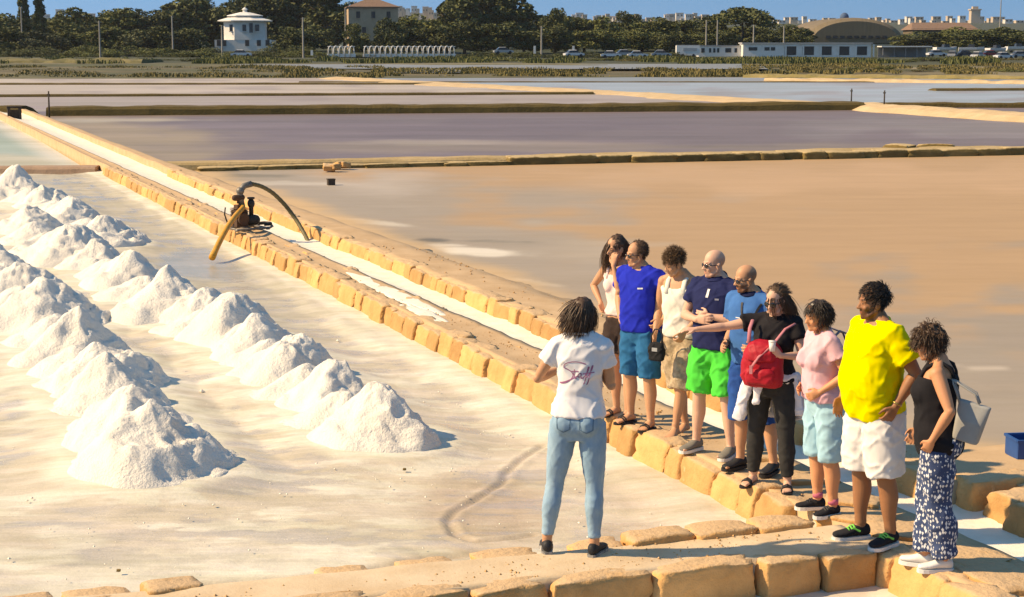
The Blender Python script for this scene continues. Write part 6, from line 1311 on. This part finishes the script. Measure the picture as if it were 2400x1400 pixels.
# posts in the pans
for px, yt, yb, z_, lab in [(115, 214, 262, .1, 'thin dark post at the left end of the long dark dyke'), (2072, 212, 246, 0, 'thin dark post in the water, right of the dyke junction'), (1995, 208, 238, 0, 'thin dark post in the water, left of the dyke junction')]:
    q = at(px, yb, z_); o = thing('post', q, 0, lab, 'post'); hh = (yb - yt) * m_px(q[1]); m_ = MB(); m_.tube([(0, 0, -.5), (.01, 0, hh)], [.045, .035], 8); m_.build('shaft', M_WOOD, o, True); MB().box((0, 0, hh * .82), (.14, .04, .06)).build('board', M_WOOD, o)
q = at(776, 434, -.30); o = thing('sunken_box', q, ANG, 'small dark wooden box standing in the shallow brine', 'box'); MB().box((0, 0, .05), (.18, .15, .18)).build('side', M_WOOD, o); MB().box((0, 0, .15), (.20, .17, .02)).build('lid', M_WOOD, o)
for px, py, s_, lab in [(1121, 640, .16, 'small dark stone lying at the edge of the brown bank'), (948, 1100, .028, 'tiny dark stone lying on the salt floor right of the heaps'), (892, 221, .35, 'small pale stone on the thin far dyke'), (278, 1337, .026, 'tiny dark pebble on the salt near the bottom edge')]:
    q = at(px, py, -.27); o = tag(link('loose_stone', ST_R[0].copy(), None), lab, 'stone'); o.data.materials.clear(); o.data.materials.append(M_STONE_D if py != 221 else M_SALTW); o.location = tuple(q); o.scale = (s_, s_ * .8, s_ * .6)
# sluice at the far end of the dyke
q = at(34, 271, 0); o = thing('sluice_gate', q, ANG, 'dark wooden sluice gate at the far end of the long dyke', 'sluice gate')
for xx in (-.24, .24): MB().box((xx, 0, .0), (.12, .2, .66)).build('post', M_WOOD, o)
MB().box((0, 0, .0), (.40, .08, .5)).build('board', M_WOOD, o); MB().box((0, 0, .37), (.66, .14, .09)).build('beam', M_WOOD, o)
# blue crate
q = at(2418, 1070, .0); o = thing('crate', q, .12, 'blue plastic crate at the right edge on the sandy dyke', 'crate')
M_BLUE = mat('blue plastic crate', (.012, .075, .26), (.010, .06, .21), rough=.45, spec=.4, space='obj')
for nm, c_, d_ in [('floor', (0, 0, .012), (.34, .24, .02)), ('front_panel', (0, -.118, .085), (.34, .014, .145)), ('back_panel', (0, .118, .085), (.34, .014, .145)), ('side_panel', (-.164, 0, .085), (.014, .222, .145)), ('side_panel', (.164, 0, .085), (.014, .222, .145))]: MB().box(c_, d_).build(nm, M_BLUE, o)
mb = MB()
for c_, d_ in [((0, -.126, .155), (.36, .02, .02)), ((0, .126, .155), (.36, .02, .02)), ((-.172, 0, .155), (.02, .232, .02)), ((.172, 0, .155), (.02, .232, .02))]: mb.box(c_, d_)
mb.build('rim', M_BLUE, o)

# ------------------------------------------------------------------ the air between here and the town
hz = MB(); hz.box((0, 1660, 24), (8600, 3560, 56)); hm = bpy.data.materials.new('haze'); hm.use_nodes = True; t = hm.node_tree; t.nodes.clear()
po = t.nodes.new('ShaderNodeOutputMaterial'); pv = t.nodes.new('ShaderNodeVolumePrincipled'); pv.inputs['Color'].default_value = (.86, .90, .95, 1); pv.inputs['Density'].default_value = .00006; pv.inputs['Anisotropy'].default_value = .3
t.links.new(pv.outputs[0], po.inputs['Volume']); hz.build('haze', hm, kind='stuff')

# things that look alike: tell them apart by their order along the shore
from collections import defaultdict
ORDN = ['leftmost', 'second from left', 'third from left', 'fourth from left', 'fifth from left', 'sixth from left', 'seventh from left', 'eighth from left', 'ninth from left', 'tenth from left', 'eleventh from left', 'twelfth from left']
G_ = defaultdict(list)
for o in SC.objects:
    if o.parent is None and 'label' in o and 'town' not in o['label']: G_[o['label']].append(o)
for lab_, L_ in G_.items():
    if 1 < len(L_) <= 13:
        L_.sort(key=lambda o: o.location.x / o.location.y)
        for i, o in enumerate(L_): o['label'] = ('rightmost' if i == len(L_) - 1 else ORDN[i]) + ' ' + lab_
